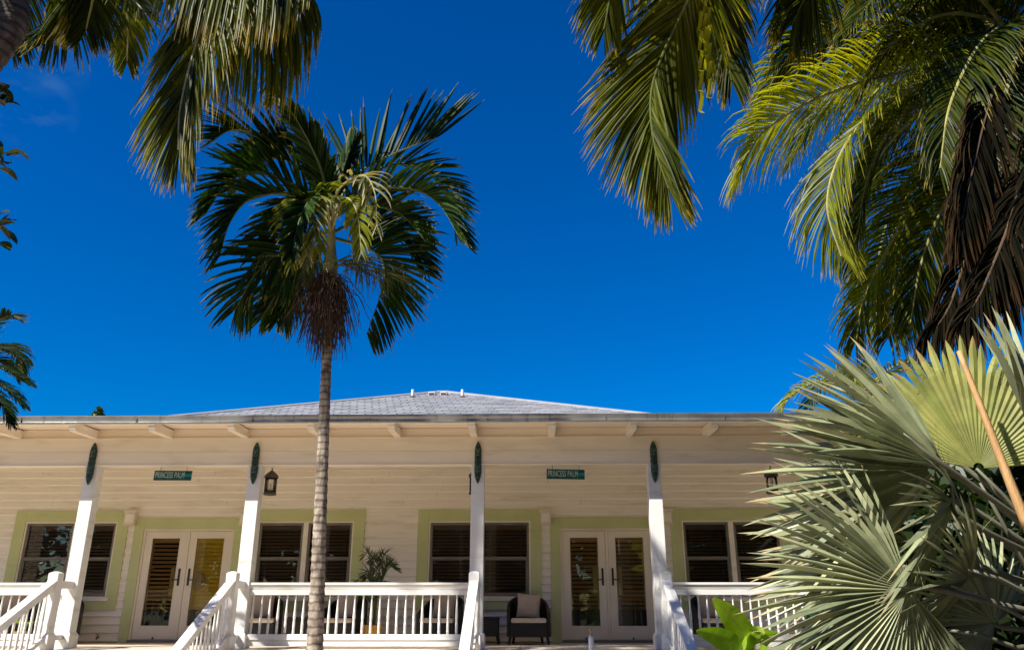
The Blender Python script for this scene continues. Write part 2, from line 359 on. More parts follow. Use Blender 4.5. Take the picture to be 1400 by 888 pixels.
for k, d in enumerate(DOORS):
    m = MB(); x0, x1 = d - 1.135, d + 1.135
    m.box(x0, x0 + .2, YW - .05, YW + .02, ZF + .002, DZ1); m.box(x1 - .2, x1, YW - .05, YW + .02, ZF + .002, DZ1); m.box(x0 + .2, x1 - .2, YW - .05, YW + .02, DZ1 - .215, DZ1)
    df = hb(m, "door_frame", GREEN, bevel=.004)
    m = MB(); j0, j1 = x0 + .2, x1 - .2
    ring(m, j0, j1, ZF + .05, DZ1 - .215, .045, YW - .03, YW + .08, tb=0); m.box(d - .025, d + .025, YW - .022, YW + .06, ZF + .05, DZ1 - .26)
    hb(m, "jamb", DOORPAINT, df, bevel=.003)
    m = MB(); m.box(j0 + .002, j1 - .002, YW - .09, YW + .1, ZF + .004, ZF + .048); hb(m, "threshold", BRONZE, df, bevel=.004)
    for s in (-1, 1):
        l0, l1 = (j0 + .048, d - .028) if s < 0 else (d + .028, j1 - .048)
        z0, z1 = ZF + .055, DZ1 - .265
        leaf = MB(); ring(leaf, l0, l1, z0, z1, .135, YW - .012, YW + .035, tb=.24, tt=.12)
        lo = hb(leaf, "door", DOORPAINT, bevel=.004)
        lo["label"] = [["white left leaf with dark open slats", "white right leaf with closed yellow slats"], ["white left leaf with brown slats", "white right leaf with brown slats and reflections"]][k][(s + 1) // 2]
        gx0, gx1, gz0, gz1 = l0 + .135, l1 - .135, z0 + .24, z1 - .12
        m = MB(); ring(m, gx0 - .004, gx1 + .004, gz0 - .004, gz1 + .004, .018, YW - .017, YW + .03); hb(m, "glazing_bead", DOORPAINT, lo)
        m = MB(); m.box(gx0, gx1, YW + .008, YW + .013, gz0, gz1); hb(m, "pane", GLASS, lo)
        m = MB()
        if k == 0 and s > 0: slats(m, gx0 - .05, gx1 + .05, gz0 - .02, gz1, YW + .09, .075, .086, R(-58), jit=.05); bmat = BLIND_YELLOW
        else:
            slats(m, gx0 - .05, gx1 + .05, gz0 - .02, gz1 + .02, YW + .09, .080, .086, R(-31 if k else -27), jit=.06); bmat = BLIND_BROWN
        m.box(gx0 - .05, gx1 + .05, YW + .05, YW + .12, gz1 - .09, gz1 + .03); m.box(gx0 - .05, gx1 + .05, YW + .06, YW + .11, gz0 - .05, gz0 + .07)
        for xc in (gx0 + .015, gx1 - .015): m.box(xc - .022, xc + .022, YW + .055, YW + .058, gz0, gz1)
        hb(m, "blind", bmat, lo)
        hx = d - s * 0 + s * .10
        m = MB(); m.box(hx - .02, hx + .02, YW - .024, YW - .0125, 2.06, 2.39)
        m.tube([(hx, YW - .024, 2.17), (hx, YW - .065, 2.17), (hx - s * -.0, YW - .072, 2.175), (hx + s * .12, YW - .075, 2.165)], [.011, .011, .012, .009], 8)
        hb(m, "handle", DARKMETAL, lo, bevel=.003)
        m = MB()
        if k == 0 and s > 0:
            m.tube([(gx0 + .10, YW + .035, 2.15), (gx0 + .10, YW + .042, 2.15)], .17, 20)
        else:
            px0 = gx1 - .13 if s < 0 else gx0
            m.box(px0, px0 + .13, YW + .03, YW + .036, 1.88, 2.42)
        hb(m, "inside_plate", TANPLATE, lo)
        m = MB(); m.box((l0 + l1) / 2 - .014, (l0 + l1) / 2 + .014, YW - .03, YW - .0125, z0 + .005, z0 + .045); hb(m, "floor_bolt", DARKMETAL, lo)

# porch: floor, skirt, beam, ceiling
m = MB()
for i in range(int((HX1 - HX0) / .14)):
    x = HX0 + i * .14; m.box(x + .002, x + .138, 13.42, YW + .02, ZF - .035, ZF + rnd.uniform(-.001, .001))
m.box(HX0, HX1, 13.47, YW, ZF - .2, ZF - .04); hb(m, "porch_floor", FLOORM)
m = MB(); m.box(HX0, HX1, 13.44, 13.468, .01, ZF - .04); hb(m, "porch_skirt", WHITE)
m = MB()
m.box(HX0, HX1, YP, YP + .22, 4.03, 4.2645); m.box(HX0, HX1, YP + .001, YP + .22, 4.266, 4.52); m.box(HX0, HX1, YP - .012, YP + .232, 4.015, 4.04)
hb(m, "porch_beam", CREAM_TRIM, bevel=.006)
m = MB()
for i in range(28):
    y = YP + .234 + i * .088
    if y < YW - .03: m.box(HX0, HX1, y + .002, y + .086, 4.36, 4.38)
hb(m, "porch_ceiling", SOFFIT)
m = MB(); m.hexa([(HX0,13.3,4.655),(HX1,13.3,4.655),(HX1,14.5,4.70),(HX0,14.5,4.70),(HX0,13.3,4.675),(HX1,13.3,4.675),(HX1,14.5,4.72),(HX0,14.5,4.72)])
m.box(HX0, HX1, YP + .05, YP + .09, 4.50, 4.68); hb(m, "soffit", SOFFIT)
# fascia + gutter
m = MB(); m.box(HX0, HX1, YE + .03, YE + .055, 4.60, 4.735); hb(m, "fascia", WHITE)
m = MB(); n = 44
gy = lambda x: .012 * math.sin(x * .9) + .006 * math.sin(x * 2.7)
prof = [(.026, 4.612), (-.012, 4.612), (-.014, 4.622), (-.004, 4.628), (-.004, 4.66), (-.016, 4.70), (-.02, 4.722), (-.02, 4.732), (.026, 4.736)]
vs = []; fs = []
for i in range(n + 1):
    x = HX0 + (HX1 - HX0) * i / n
    for (dy, z) in prof: vs.append((x, YE + dy, z + .004 * math.sin(x * 1.3)))
k = len(prof)
for i in range(n):
    for j in range(k): fs.append((i*k+j, i*k+(j+1) % k, (i+1)*k+(j+1) % k, (i+1)*k+j))
m.add(vs, fs)
for x in range(-15, 10, 2): m.box(x + .3, x + .303, YE - .0235, YE + .02, 4.626, 4.73)
hb(m, "gutter", GUTTER)
# rafter tails with a curved end
tl = [(YP + .05, 4.512), (YP + .05, 4.66), (13.30, 4.645), (13.30, 4.60), (13.318, 4.585), (13.322, 4.56), (13.335, 4.54), (13.36, 4.53), (13.372, 4.505), (13.40, 4.497)]
i = 0
for q in range(-10, 9):
    x = -1.03 + q * 1.375
    m = MB(); m.prism(tl, 'x', x, x + .12); hb(m, "rafter_tail", CREAM_TRIM, bevel=.004, fixn=True)
# posts
PX = [-11.74, -7.78, -4.85, -.895, 2.2, 6.16]
for x in PX:
    m = MB(); h = .115
    m.box(x - h, x + h, YP + .003, YP + .215, 1.25, 4.03)
    m.box(x - h - .035, x + h + .035, YP - .035, YP + .25, ZF + .002, 1.21)
    a, b = h + .035, h
    m.hexa([(x-a,YP-.035,1.212),(x+a,YP-.035,1.212),(x+a,YP+.25,1.212),(x-a,YP+.25,1.212),(x-b-.004,YP-.002,1.252),(x+b+.004,YP-.002,1.252),(x+b+.004,YP+.218,1.252),(x-b-.004,YP+.218,1.252)])
    hb(m, "porch_post", WHITE_FRESH, bevel=.008)
# roofs
m = MB(); SL = .2; YB = 16.9; ZB = 4.74 + SL * (YB - YE)
m.hexa([(HX0-.3,YE+.02,4.70),(HX1+.3,YE+.02,4.70),(HX1+.3,YB,ZB-.06),(HX0-.3,YB,ZB-.06),(HX0-.3,YE-.005,4.742),(HX1+.3,YE-.005,4.742),(HX1+.3,YB,ZB),(HX0-.3,YB,ZB)])
m.box(HX0 - .3, HX1 + .3, YB + .001, 26.3, ZB - .1, ZB - .002)
hb(m, "porch_roof", ROOFDECK)
AX, AY, AZ, HW = -2.32, 20.9, 7.13, 6.15
m = MB()
BL, BR = V((AX-HW-.3,YB,ZB)), V((AX+HW-.5,YB,ZB)); B3, B4 = V((AX+HW-.5,2*AY-YB,ZB)), V((AX-HW-.3,2*AY-YB,ZB))
A0, A1 = V((AX-.15,AY,AZ)), V((AX+.15,AY,AZ))
m.add([BL,BR,B3,B4,A0,A1], [(0,1,5,4),(1,2,5),(2,3,4,5),(3,0,4)], 1)
rows = 20
def shing(P0, P1, Q0, Q1, nrm, wid):
    for r in range(rows):
        t0, t1 = r / rows, (r + 1.12) / rows
        a0, a1 = P0.lerp(Q0, t0), P1.lerp(Q1, t0); b0, b1 = P0.lerp(Q0, min(1, t1)), P1.lerp(Q1, min(1, t1))
        ln = (a1 - a0).length; nn = max(1, int(ln / wid)); off = (r % 2) * .5
        ux = (a1 - a0).normalized()
        for i in range(nn + 1):
            s0, s1 = (i - off) * wid, (i + 1 - off) * wid - .028
            s0 = max(0, s0); s1 = min(ln, s1)
            if s1 - s0 < .03: continue
            lb = (b1 - b0).length; bo = (b0 - a0).dot(ux)
            e0, e1 = min(max(s0, bo), bo + lb), min(max(s1, bo), bo + lb)
            up = (b0 - a0) - ux * bo
            j = rnd.uniform(.016, .024)
            pts = [a0 + ux*s0 + nrm*.001, a0 + ux*s1 + nrm*.001, a0 + ux*e1 + up, a0 + ux*e0 + up]
            m.hexa([pts[0], pts[1], pts[2], pts[3], pts[0] + nrm*j, pts[1] + nrm*j, pts[2] + nrm*.006, pts[3] + nrm*.006], 0, (rnd.random(), 0, 0))
shing(BL, BR, A0, A1, (BR-BL).cross(A0-BL).normalized(), .36)
shing(BR, B3, A1, A1 + V((0,.01,0)), (B3-BR).cross(A1-BR).normalized(), .36)
shing(B4, BL, A0 + V((0,.01,0)), A0, (BL-B4).cross(A0-B4).normalized(), .36)
for a, b in ((BL, A0), (BR, A1)): m.tube([a.lerp(b, i / 24) + V((0,0,.012)) for i in range(25)], .045, 6, 0)
m.tube([A0 + V((0,0,.012)), A1 + V((0,0,.012))], .05, 6, 0)
roof = hb(m, "roof", [SHINGLE, ROOFDECK])
def on_roof(px, py):
    """where the line through this photo pixel meets the front roof slope"""
    sl = (AZ - ZB) / (AY - YB); y = 17.5
    for _ in range(60): p = at(px, py, y); y += ((p.z - (ZB + sl * (y - YB)))) * (1.0)
    return at(px, py, min(y, AY - .1))
PIPEW = paint("white_pipe", (.8, .8, .8), None, 5, .4, 0); COLLAR = paint("rust_collar", (.10, .045, .03), None, 5, .7, 0)
for px in (564, 632):
    p = on_roof(px, 543); m = MB()
    m.tube([p - V((0,0,.1)), p + V((0,0,.03))], [.10, .075], 10, 1); m.tube([p + V((0,0,.03)), p + V((0,0,.21))], .038, 10, 0)
    hb(m, "vent_pipe", [PIPEW, COLLAR], roof)
for px in (591, 607):
    p = on_roof(px, 540); m = MB(); x, y, z = p
    m.prism([(y - .16, z - .05), (y + .16, z + .03), (y + .16, z + .10), (y - .16, z + .055)], 'x', x - .08, x + .08, 0)
    m.box(x - .07, x + .07, y - .164, y - .161, z - .04, z + .03, 1)
    hb(m, "roof_vent", [PIPEW, COLLAR], roof, fixn=True)

# ------------------------------------------------------------------ railings
def baluster(mb, x, y, z0, z1, n=8):
    h = z1 - z0; P = lambda f: z0 + h * f
    mb.lathe(x, y, [(0.0222, P(0)), (0.0222, P(.10)), (0.0178, P(.115)), (0.0222, P(.13)), (0.0222, P(.30)), (0.0163, P(.315)), (0.0222, P(.34)), (0.0163, P(.365)), (0.0215, P(.385)), (0.0244, P(.42)), (0.0192, P(.6)), (0.0133, P(.82)), (0.0118, P(.93)), (0.0163, P(.95)), (0.0163, P(1))], n)
def railing(x0, x1, label):
    t = thing("porch_railing", label, "railing", ((x0 + x1) / 2, YP + .11, ZF), 0, "white railings between the porch posts")
    yc = YP + .10
    m = MB(); m.box(x0, x1, yc - .075, yc + .075, 2.0, 2.04); m.prism([(yc - .06, 1.998), (yc + .06, 1.998), (yc + .035, 1.925), (yc - .035, 1.925)], 'x', x0, x1); m.box(x0, x1, yc - .055, yc + .055, 1.84, 1.922)
    hb(m, "top_rail", WHITE_FRESH, t, bevel=.006)
    m = MB(); m.box(x0, x1, yc - .055, yc + .055, 1.135, 1.225); m.box(x0, x1, yc - .035, yc + .035, 1.04, 1.133); hb(m, "bottom_rail", WHITE_FRESH, t, bevel=.006)
    n = round((x1 - x0) / .145); s = (x1 - x0) / n
    for i in range(n):
        mb = MB(); baluster(mb, x0 + (i + .5) * s + rnd.uniform(-.004, .004), yc + rnd.uniform(-.003, .003), 1.225, 1.84); hb(mb, "baluster", WHITE_FRESH, t, smooth=True)
hp = .115
railing(PX[0] + hp, PX[1] - hp, "white porch railing at the far left, left of the left stairs")
railing(PX[2] + hp, PX[3] - hp, "white turned railing behind the ringed palm trunk, between both stairs")
railing(PX[4] + hp, PX[5] - hp, "white railing right of the right stairs, partly behind the silver fan palm")

# ------------------------------------------------------------------ stairs
SLOPE = .53; NY = 13.56
def stair_rail(x, label):
    t = thing("stair_railing", label, "railing", (x, 12.3, 0), 0, "white sloping stair railings")
    h = .085
    for y, z0, z1 in ((NY, ZF, 2.17), (11.5, 0, 1.03)):
        m = MB(); m.box(x - h, x + h, y - h, y + h, z0 + .26, z1)
        m.box(x - h - .03, x + h + .03, y - h - .03, y + h + .03, z0 + .004, z0 + .21)
        a = h + .03; q = z0 + .212
        m.hexa([(x-a,y-a,q),(x+a,y-a,q),(x+a,y+a,q),(x-a,y+a,q),(x-h-.003,y-h-.003,q+.05),(x+h+.003,y-h-.003,q+.05),(x+h+.003,y+h+.003,q+.05),(x-h-.003,y+h+.003,q+.05)])
        m.hexa([(x-h,y-h,z1),(x+h,y-h,z1),(x+h,y+h,z1),(x-h,y+h,z1),(x-.03,y-.03,z1+.03),(x+.03,y-.03,z1+.03),(x+.03,y+.03,z1+.03),(x-.03,y+.03,z1+.03)])
        hb(m, "newel_post", WHITE_FRESH, t, bevel=.006)
    ya, yb = NY - h, 11.5 + h
    zt = lambda y: 2.10 - SLOPE * (NY - y)
    def sl(mb, hw, t0, t1): mb.hexa([(x-hw,yb,zt(yb)+t0),(x+hw,yb,zt(yb)+t0),(x+hw,ya,zt(ya)+t0),(x-hw,ya,zt(ya)+t0),(x-hw,yb,zt(yb)+t1),(x+hw,yb,zt(yb)+t1),(x+hw,ya,zt(ya)+t1),(x-hw,ya,zt(ya)+t1)])
    m = MB(); sl(m, .075, -.045, 0); sl(m, .045, -.16, -.047); hb(m, "handrail", WHITE_FRESH, t, bevel=.006)
    m = MB(); sl(m, .045, -.92, -.84); hb(m, "bottom_rail", WHITE_FRESH, t, bevel=.006)
    n = 13
    for i in range(n):
        y = yb + (ya - yb) * (i + .5) / n
        mb = MB(); baluster(mb, x + rnd.uniform(-.003, .003), y + rnd.uniform(-.004, .004), zt(y) - .845, zt(y) - .155); hb(mb, "baluster", WHITE_FRESH, t, smooth=True)
    m = MB(); m.box(x - .05, x + .05, NY + h, YP - .001, 1.94, 2.06); m.box(x - .04, x + .04, NY + h, YP - .04, 1.14, 1.22); hb(m, "short_rail", WHITE_FRESH, t, bevel=.006)
stair_rail(PX[1], "sloping white stair railing on the outer side of the left stairs")
stair_rail(PX[2], "sloping white stair railing between the left door and the ringed palm trunk")
stair_rail(PX[3], "sloping white stair railing below the third porch post, beside the wicker chair")
stair_rail(PX[4], "sloping white stair railing below the fourth post, beside the bright green banana leaves")
TREAD = paint("grey_stair_paint", (.45, .42, .38), None, 2, .6, .1)
for x0, x1, lab in ((PX[1], PX[2], "broad wooden steps leading up to the left double door"), (PX[3], PX[4], "broad wooden steps leading up to the right double door")):
    t = thing("stairs", lab, "stairs", ((x0 + x1) / 2, 12.3, 0))
    for i in range(5):
        y1 = 13.42 - i * .315; z = ZF - (i + 1) / 6
        m = MB(); m.box(x0 + .1, x1 - .1, y1 - .345, y1 - .02, z - .04, z); hb(m, "tread", TREAD, t, bevel=.006)
        m = MB(); m.box(x0 + .1, x1 - .1, y1 - .022, y1 - .002, z + .001, z + 1/6 - .042); hb(m, "riser", WHITE, t)
    for x in (x0 + .05, x1 - .09):
        m = MB(); m.prism([(13.42, .0), (13.42, .92), (11.7, .0)], 'x', x, x + .04); hb(m, "stringer", WHITE, t, fixn=True)

# ------------------------------------------------------------------ porch fittings
# box lights on the narrow strips between windows and doors
for x, lab in ((-8.19, "small cream box wall light between the far left window and left door"), (-5.81, "small cream box wall light half behind the second porch post"), (.335, "small cream box wall light above the wicker chair beside the right door"), (2.79, "small cream box wall light right of the right door, beside the fourth post")):
    t = thing("wall_light", lab, "wall light", (x, YW - .05, 3.23), 0, "box lights on the porch wall")
    m = MB(); m.box(-.105, .105, -.12, .026, .022, .25); m.box(-.125, .125, -.14, .026, .254, .30); m.box(-.118, .118, -.133, .026, 0, .018); m.build("housing", DOORPAINT, t, bevel=.004)
    m = MB(); m.box(-.075, .075, -.128, -.1205, .06, .21); m.build("face_plate", CREAM, t, bevel=.002)
# hanging signs
def sign_mat():
    m, nt, out = mat_base("painted_teal_board")
    tc = nd(nt, "ShaderNodeTexCoord"); b = nd(nt, "ShaderNodeBsdfPrincipled", Roughness=.5)
    mp = nd(nt, "ShaderNodeMapping"); mp.inputs["Location"].default_value = (.30, 0, .03); L(nt, tc, "Object", mp, 0)
    gr = nd(nt, "ShaderNodeSeparateXYZ"); L(nt, mp, 0, gr, 0)
    at_ = nd(nt, "ShaderNodeMath", operation="ARCTAN2"); L(nt, gr, 2, at_, 0); L(nt, gr, 0, at_, 1)
    sn = nd(nt, "ShaderNodeMath", operation="SINE"); mu = nd(nt, "ShaderNodeMath", operation="MULTIPLY"); mu.inputs[1].default_value = 30; L(nt, at_, 0, mu, 0); L(nt, mu, 0, sn, 0)
    s0 = nd(nt, "ShaderNodeSeparateXYZ"); L(nt, tc, "Object", s0, 0)
    gt = ramp(nt, s0, 0, [(.12, (0, 0, 0)), (.26, (1, 1, 1))])
    mm = nd(nt, "ShaderNodeMath", operation="MULTIPLY"); L(nt, sn, 0, mm, 0); L(nt, gt, 0, mm, 1)
    r = ramp(nt, mm, 0, [(.0, (.004, .085, .06)), (.45, (.025, .24, .24))]); n = noise(nt, 9, 4, (1, 1, 3))
    r2 = ramp(nt, n, 0, [(.35, (.55, .6, .5)), (.65, (1.2, 1.2, 1.2))]); mx = nd(nt, "ShaderNodeMixRGB", blend_type="MULTIPLY"); mx.inputs[0].default_value = 1
    L(nt, r, 0, mx, 1); L(nt, r2, 0, mx, 2); L(nt, mx, 0, b, "Base Color"); L(nt, b, 0, out, 0); return m
SIGN = sign_mat(); LETTER = paint("pale_letter_paint", (.62, .66, .50), (.42, .52, .42), 12, .5, 0); EDGE = paint("sign_edge", (.01, .05, .035), None, 5, .5, 0)
def text_mesh(body, w, h, name, mat, parent, loc):
    cu = bpy.data.curves.new(name, 'FONT'); cu.body = body; cu.size = 1; cu.extrude = .01; cu.space_character = 1.05; cu.resolution_u = 3
    o = bpy.data.objects.new(name, cu); col.objects.link(o); bpy.context.view_layer.update()
    me = bpy.data.meshes.new_from_object(o.evaluated_get(bpy.context.evaluated_depsgraph_get())); bpy.data.objects.remove(o)
    xs = [v.co.x for v in me.vertices]; ys = [v.co.y for v in me.vertices]; x0, x1, y0, y1 = min(xs), max(xs), min(ys), max(ys)
    for v in me.vertices:
        v.co = ((v.co.x - x0) / (x1 - x0) * w, -v.co.z * .2, (v.co.y - y0) / (y1 - y0) * h)
    me.materials.clear(); me.materials.append(mat); me.name = name
    o = bpy.data.objects.new(name, me); col.objects.link(o); o.parent = parent; o.location = loc; return o
for x, ry, lab in ((-6.335, .01, "green hanging wooden sign over the left double door"), (.65, .022, "green hanging wooden sign over the right double door")):
    t = thing("hanging_sign", lab, "sign", (x, YP + .08, 3.855), 0, "green signs hanging from the porch beam")
    t.rotation_euler = (R(-3), ry, 0)
    m = MB(); m.box(-.335, .335, -.014, .014, -.085, .085); m.build("board", SIGN, t, bevel=.003)
    text_mesh("PRINCESS PALM", .52, .105, "lettering", LETTER, t, (-.31, -.0145, -.045))
    m = MB()
    for s in (-.235, .235): m.tube([(s, 0, .085), (s, 0, .16)], .004, 6)
    m.build("wire", BLACKM, t)
# carved masks on the posts
TIKI = paint("dark_green_carving", (.018, .055, .035), (.008, .022, .016), 16, .42, .5, 30)
TIKI2 = paint("carving_highlight", (.13, .20, .15), (.05, .10, .07), 20, .5, .3, 40)  # painted highlights: paler green on the raised carving
out_l = [(0, .375), (.025, .335), (.048, .28), (.06, .22), (.06, .06), (.05, .05), (.062, .035), (.062, -.02), (.05, -.035), (.062, -.05), (.06, -.20), (.05, -.21), (.058, -.225), (.045, -.28), (.022, -.345), (0, -.375)]
def mask(x, lab):
    t = thing("carved_mask", lab, "wall carving", (x, YP - .013, 4.055), 0, "carved masks on the porch posts")
    poly = out_l + [(-a, b) for a, b in out_l[-2:0:-1]]
    m = MB(); nn = len(poly)
    vs = [(a, 0, b) for a, b in poly] + [(a * .96, -.03, b) for a, b in poly] + [(a * .45, -.052, b * .95) for a, b in poly]
    fs = [tuple(range(nn))[::-1]] + [(j*nn+i, j*nn+(i+1) % nn, (j+1)*nn+(i+1) % nn, (j+1)*nn+i) for j in range(2) for i in range(nn)] + [tuple(2*nn + i for i in range(nn))]
    m.add(vs, fs)
    for zc in (.17, -.12):
        for s in (-1, 1):
            m.tube([(s*.012, -.052, zc + .045), (s*.034, -.046, zc + .062), (s*.05, -.03, zc + .05)], [.007, .009, .005], 6, 1)
            m.tube([(s*.026, -.05, zc + .025), (s*.026, -.06, zc + .025)], .011, 8, 1)
        m.tube([(0, -.05, zc + .05), (0, -.068, zc - .01), (0, -.05, zc - .02)], [.006, .012, .008], 6, 1)
        m.tube([(-.035, -.045, zc - .04), (0, -.06, zc - .055), (.035, -.045, zc - .04)], .008, 6, 1)
    for zc in (.29, -.28): m.tube([(-.02, -.045, zc), (0, -.052, zc + .02), (.02, -.045, zc)], .007, 6, 1)
    m.build("face", [TIKI, TIKI2], t, fixn=True)
for x, lab in ((PX[1], "dark green carved mask on the post left of the left sign"), (PX[2], "dark green carved mask on the post beside the hanging lantern"), (PX[3], "dark green carved mask on the third post, left of the right sign"), (PX[4], "blackish green carved mask on the fourth post, right of the right sign")): mask(x, lab)
# lanterns
def lantern(loc, lab, z=0, beam=4.36, square=False):
    t = thing("lantern", lab, "lantern", loc, R(20), "lanterns hanging in the porch")
    m = MB(); m.lathe(0, 0, [(.10, 0), (.115, .01), (.115, .035), (.09, .055), (.02, .057)], 16); m.build("base", LANTERN, t, smooth=False)
    m = MB(); m.lathe(0, 0, [(.09, .30), (.122, .30), (.122, .345), (.11, .36), (.075, .395), (.03, .43), (.012, .445)], 16); m.build("cap", LANTERN, t)
    m = MB()
    for q in range(6):
        a = q * math.pi / 3; m.tube([(.1*math.cos(a), .1*math.sin(a), .04), (.1*math.cos(a), .1*math.sin(a), .31)], .006, 6)
    m.build("cage", LANTERN, t)
    m = MB(); m.lathe(0, 0, [(.028, .057), (.028, .2), (.004, .202), (.003, .22)], 12); m.build("candle", CANDLE, t, smooth=False)
    m = MB(); m.lathe(0, 0, [(.094, .056), (.094, .30)], 24); m.build("glass", GLASS, t, smooth=True)
    m = MB()
    h = beam - loc[2]; zz = .455; k = 0
    while zz < h:
        pts = [(.018*math.cos(a)*(1 if k % 2 else .3), .018*math.cos(a)*(.3 if k % 2 else 1), zz + .024*math.sin(a)) for a in [i*math.pi/4 for i in range(9)]]
        m.tube(pts, .005, 5); zz += .04; k += 1
    m.build("chain", BLACKM, t)
lantern((-4.66, 14.42, 3.545), "round bronze lantern hanging right of the second porch post")
p = at(644, 662, 14.42); lantern((p.x + .075, 14.42, 3.545), "bronze lantern almost hidden behind the third porch post")
p = at(1056, 667, 14.42); lantern((p.x, 14.42, 3.545), "dark lantern hanging behind the tips of the silver fan palm")

# wicker furniture
def armchair():
    t = thing("wicker_armchair", "x", "armchair")
    n = 22; path = []
    for i in range(n + 1):
        a = math.pi * i / n
        x, y = -.34 * math.cos(a) * (abs(math.cos(a)) ** -.25 if abs(math.cos(a)) > .01 else 0), .02 + .34 * math.sin(a) ** .7
        path.append((max(-.34, min(.34, x)), y, .66 + .21 * math.sin(a) ** .8))
    path = [(-.345, -.30, .56), (-.345, -.14, .62)] + path + [(.345, -.14, .62), (.345, -.30, .56)]
    m = MB(); vs = []; fs = []
    for (x, y, z) in path:
        r = V((x, y - .02)); r = r.normalized() if r.length > .01 else V((0, 1)); r = V((1 if x > 0 else -1, 0)) if y < 0 else r
        for (o, h) in ((0, .14), (0, z - .015), (.02, z), (.045, z - .005), (.06, z - .03), (.06, .14)):
            q = o - .0; vs.append((x + r.x * (q), y + r.y * q, h))
    for i in range(len(path) - 1):
        for j in range(6): fs.append((i*6+j, i*6+(j+1) % 6, (i+1)*6+(j+1) % 6, (i+1)*6+j))
    fs.append(tuple(range(6))); fs.append(tuple((len(path)-1)*6 + j for j in range(5, -1, -1)))
    m.add(vs, fs); m.build("shell", WICKER, t, smooth=False, fixn=True, bevel=.006)
    m = MB(); m.box(-.34, .34, -.345, .28, .135, .375); m.build("seat_base", WICKER, t, bevel=.015)
    m = MB(); m.box(-.325, .325, -.37, .26, .378, .46); m.build("seat_cushion", CUSHION2, t, bevel=.03)
    for x, y in ((-.34, -.30), (.34, -.30), (-.26, .26), (.26, .26)):
        m = MB(); m.tube([(x, y, .14), (x * 1.08, y * 1.08, .003)], [.03, .02], 8); m.build("leg", WICKER, t)
    return t
def pillow_mesh():
    m = MB(); n = 12; vs = []; fs = []; S = .225
    for sgn in (1, -1):
        for i in range(n + 1):
            for j in range(n + 1):
                u, v = -1 + 2*i/n, -1 + 2*j/n
                k = max(0, (1 - u**4)) ** .5 * max(0, (1 - v**4)) ** .5
                px = S * u * (1 - .07 * (1 - v*v)); pz = S * v * (1 - .07 * (1 - u*u))
                vs.append((px, sgn * .075 * k, pz + S))
    N = (n + 1) ** 2
    for q in range(2):
        for i in range(n):
            for j in range(n):
                a = q*N + i*(n+1) + j; f = (a, a+1, a+n+2, a+n+1); fs.append(f if q else f[::-1])
    m.add(vs, fs); return m
chair0 = armchair(); first = True
pil0 = None
spots = [(-9.95, 16.0, 12, "dark wicker armchair behind the far left railing"),
         (-8.98, 16.0, 25, "dark wicker armchair just right of the first post, mostly hidden by it"),
         (-5.12, 16.0, 6, "dark wicker armchair behind the railing beside the second post"),
         (-3.52, 16.0, -14, "dark wicker armchair behind the railing left of the potted palm"),
         (-1.66, 16.0, -12, "dark wicker armchair behind the railing left of the third post"),
         (-.03, 16.0, 2, "dark wicker armchair in the open beside the right double door"),
         (3.45, 16.0, 8, "dark wicker armchair behind the railing right of the right door")]
for i, (x, y, a, lab) in enumerate(spots):
    if i == 0: chair0.location = (x, y, ZF); chair0.rotation_euler = (0, 0, R(a)); chair0["label"] = lab; chair0["group"] = "wicker armchairs on the porch"
    else: dup(chair0, (x, y, ZF), R(a), lab)
    where = ["on the chair behind the far left railing", "on the chair hidden by the first post", "on the chair beside the second post", "on the chair left of the potted palm", "on the chair left of the third post", "on the open chair beside the right door", "on the chair right of the right door"][i]
    rz = R(a); q = V((0, .06, .465)); q.rotate(Matrix.Rotation(rz, 3, 'Z'))
    if pil0 is None: pil0 = pillow_mesh().build("pillow", CUSHION, smooth=True); po = pil0
    else: po = pil0.copy(); col.objects.link(po)
    po.location = V((x, y, ZF)) + q; po.rotation_euler = (R(-17), R(rnd.uniform(-4, 4)), rz)
    tag(po, "square tan pillow " + where, "pillow", "tan pillows on the armchairs")
for x, lab in ((-.82, "low dark wicker side table left of the open wicker armchair"), (-4.32, "low dark wicker side table between the chairs behind the palm trunk")):
    t = thing("side_table", lab, "side table", (x, 16.05, ZF), 0, "low wicker side tables")
    m = MB(); m.box(-.25, .25, -.25, .25, .44, .475); m.build("tabletop", WICKER, t, bevel=.008)
    m = MB(); m.box(-.235, .235, -.235, .235, .14, .438); m.build("body", WICKER, t, bevel=.012)
    for sx in (-1, 1):
        for sy in (-1, 1):
            m = MB(); m.tube([(sx*.21, sy*.21, .14), (sx*.24, sy*.24, .003)], [.026, .018], 8); m.build("leg", WICKER, t)

# white riser with a brass nozzle
p = at(808, 866, 12.0)
t = thing("sprinkler_riser", "thin white standing pipe with a brass nozzle in front of the right door", "pipe", (p.x, 12.0, 0))
t.location.y = 10.9; p = at(808, 868, 10.9); t.location.x = p.x; zt = p.z
m = MB(); m.tube([(0, 0, 0), (0, 0, zt - .03), (0, 0, zt)], [.034, .034, .022], 12); m.build("pipe", PIPEW, t, smooth=True)
m = MB(); m.lathe(0, 0, [(.018, zt), (.018, zt + .025), (.011, zt + .03), (.011, zt + .05), (.02, zt + .055), (.02, zt + .075), (.008, zt + .08)], 10); m.build("nozzle", BRASS, t)
# hose tap low on the wall
t = thing("hose_tap", "small dark tap low on the siding left of the left door", "tap", (-8.5, YW - .03, 1.1))
m = MB(); m.tube([(0, .03, 0), (0, -.06, 0), (0, -.075, -.04)], .014, 8); m.build("spout", BLACKM, t)
m = MB(); m.tube([(-.035, -.05, .045), (.035, -.05, .045)], .008, 6); m.tube([(0, -.05, 0), (0, -.05, .045)], .006, 6); m.build("handle", BLACKM, t)

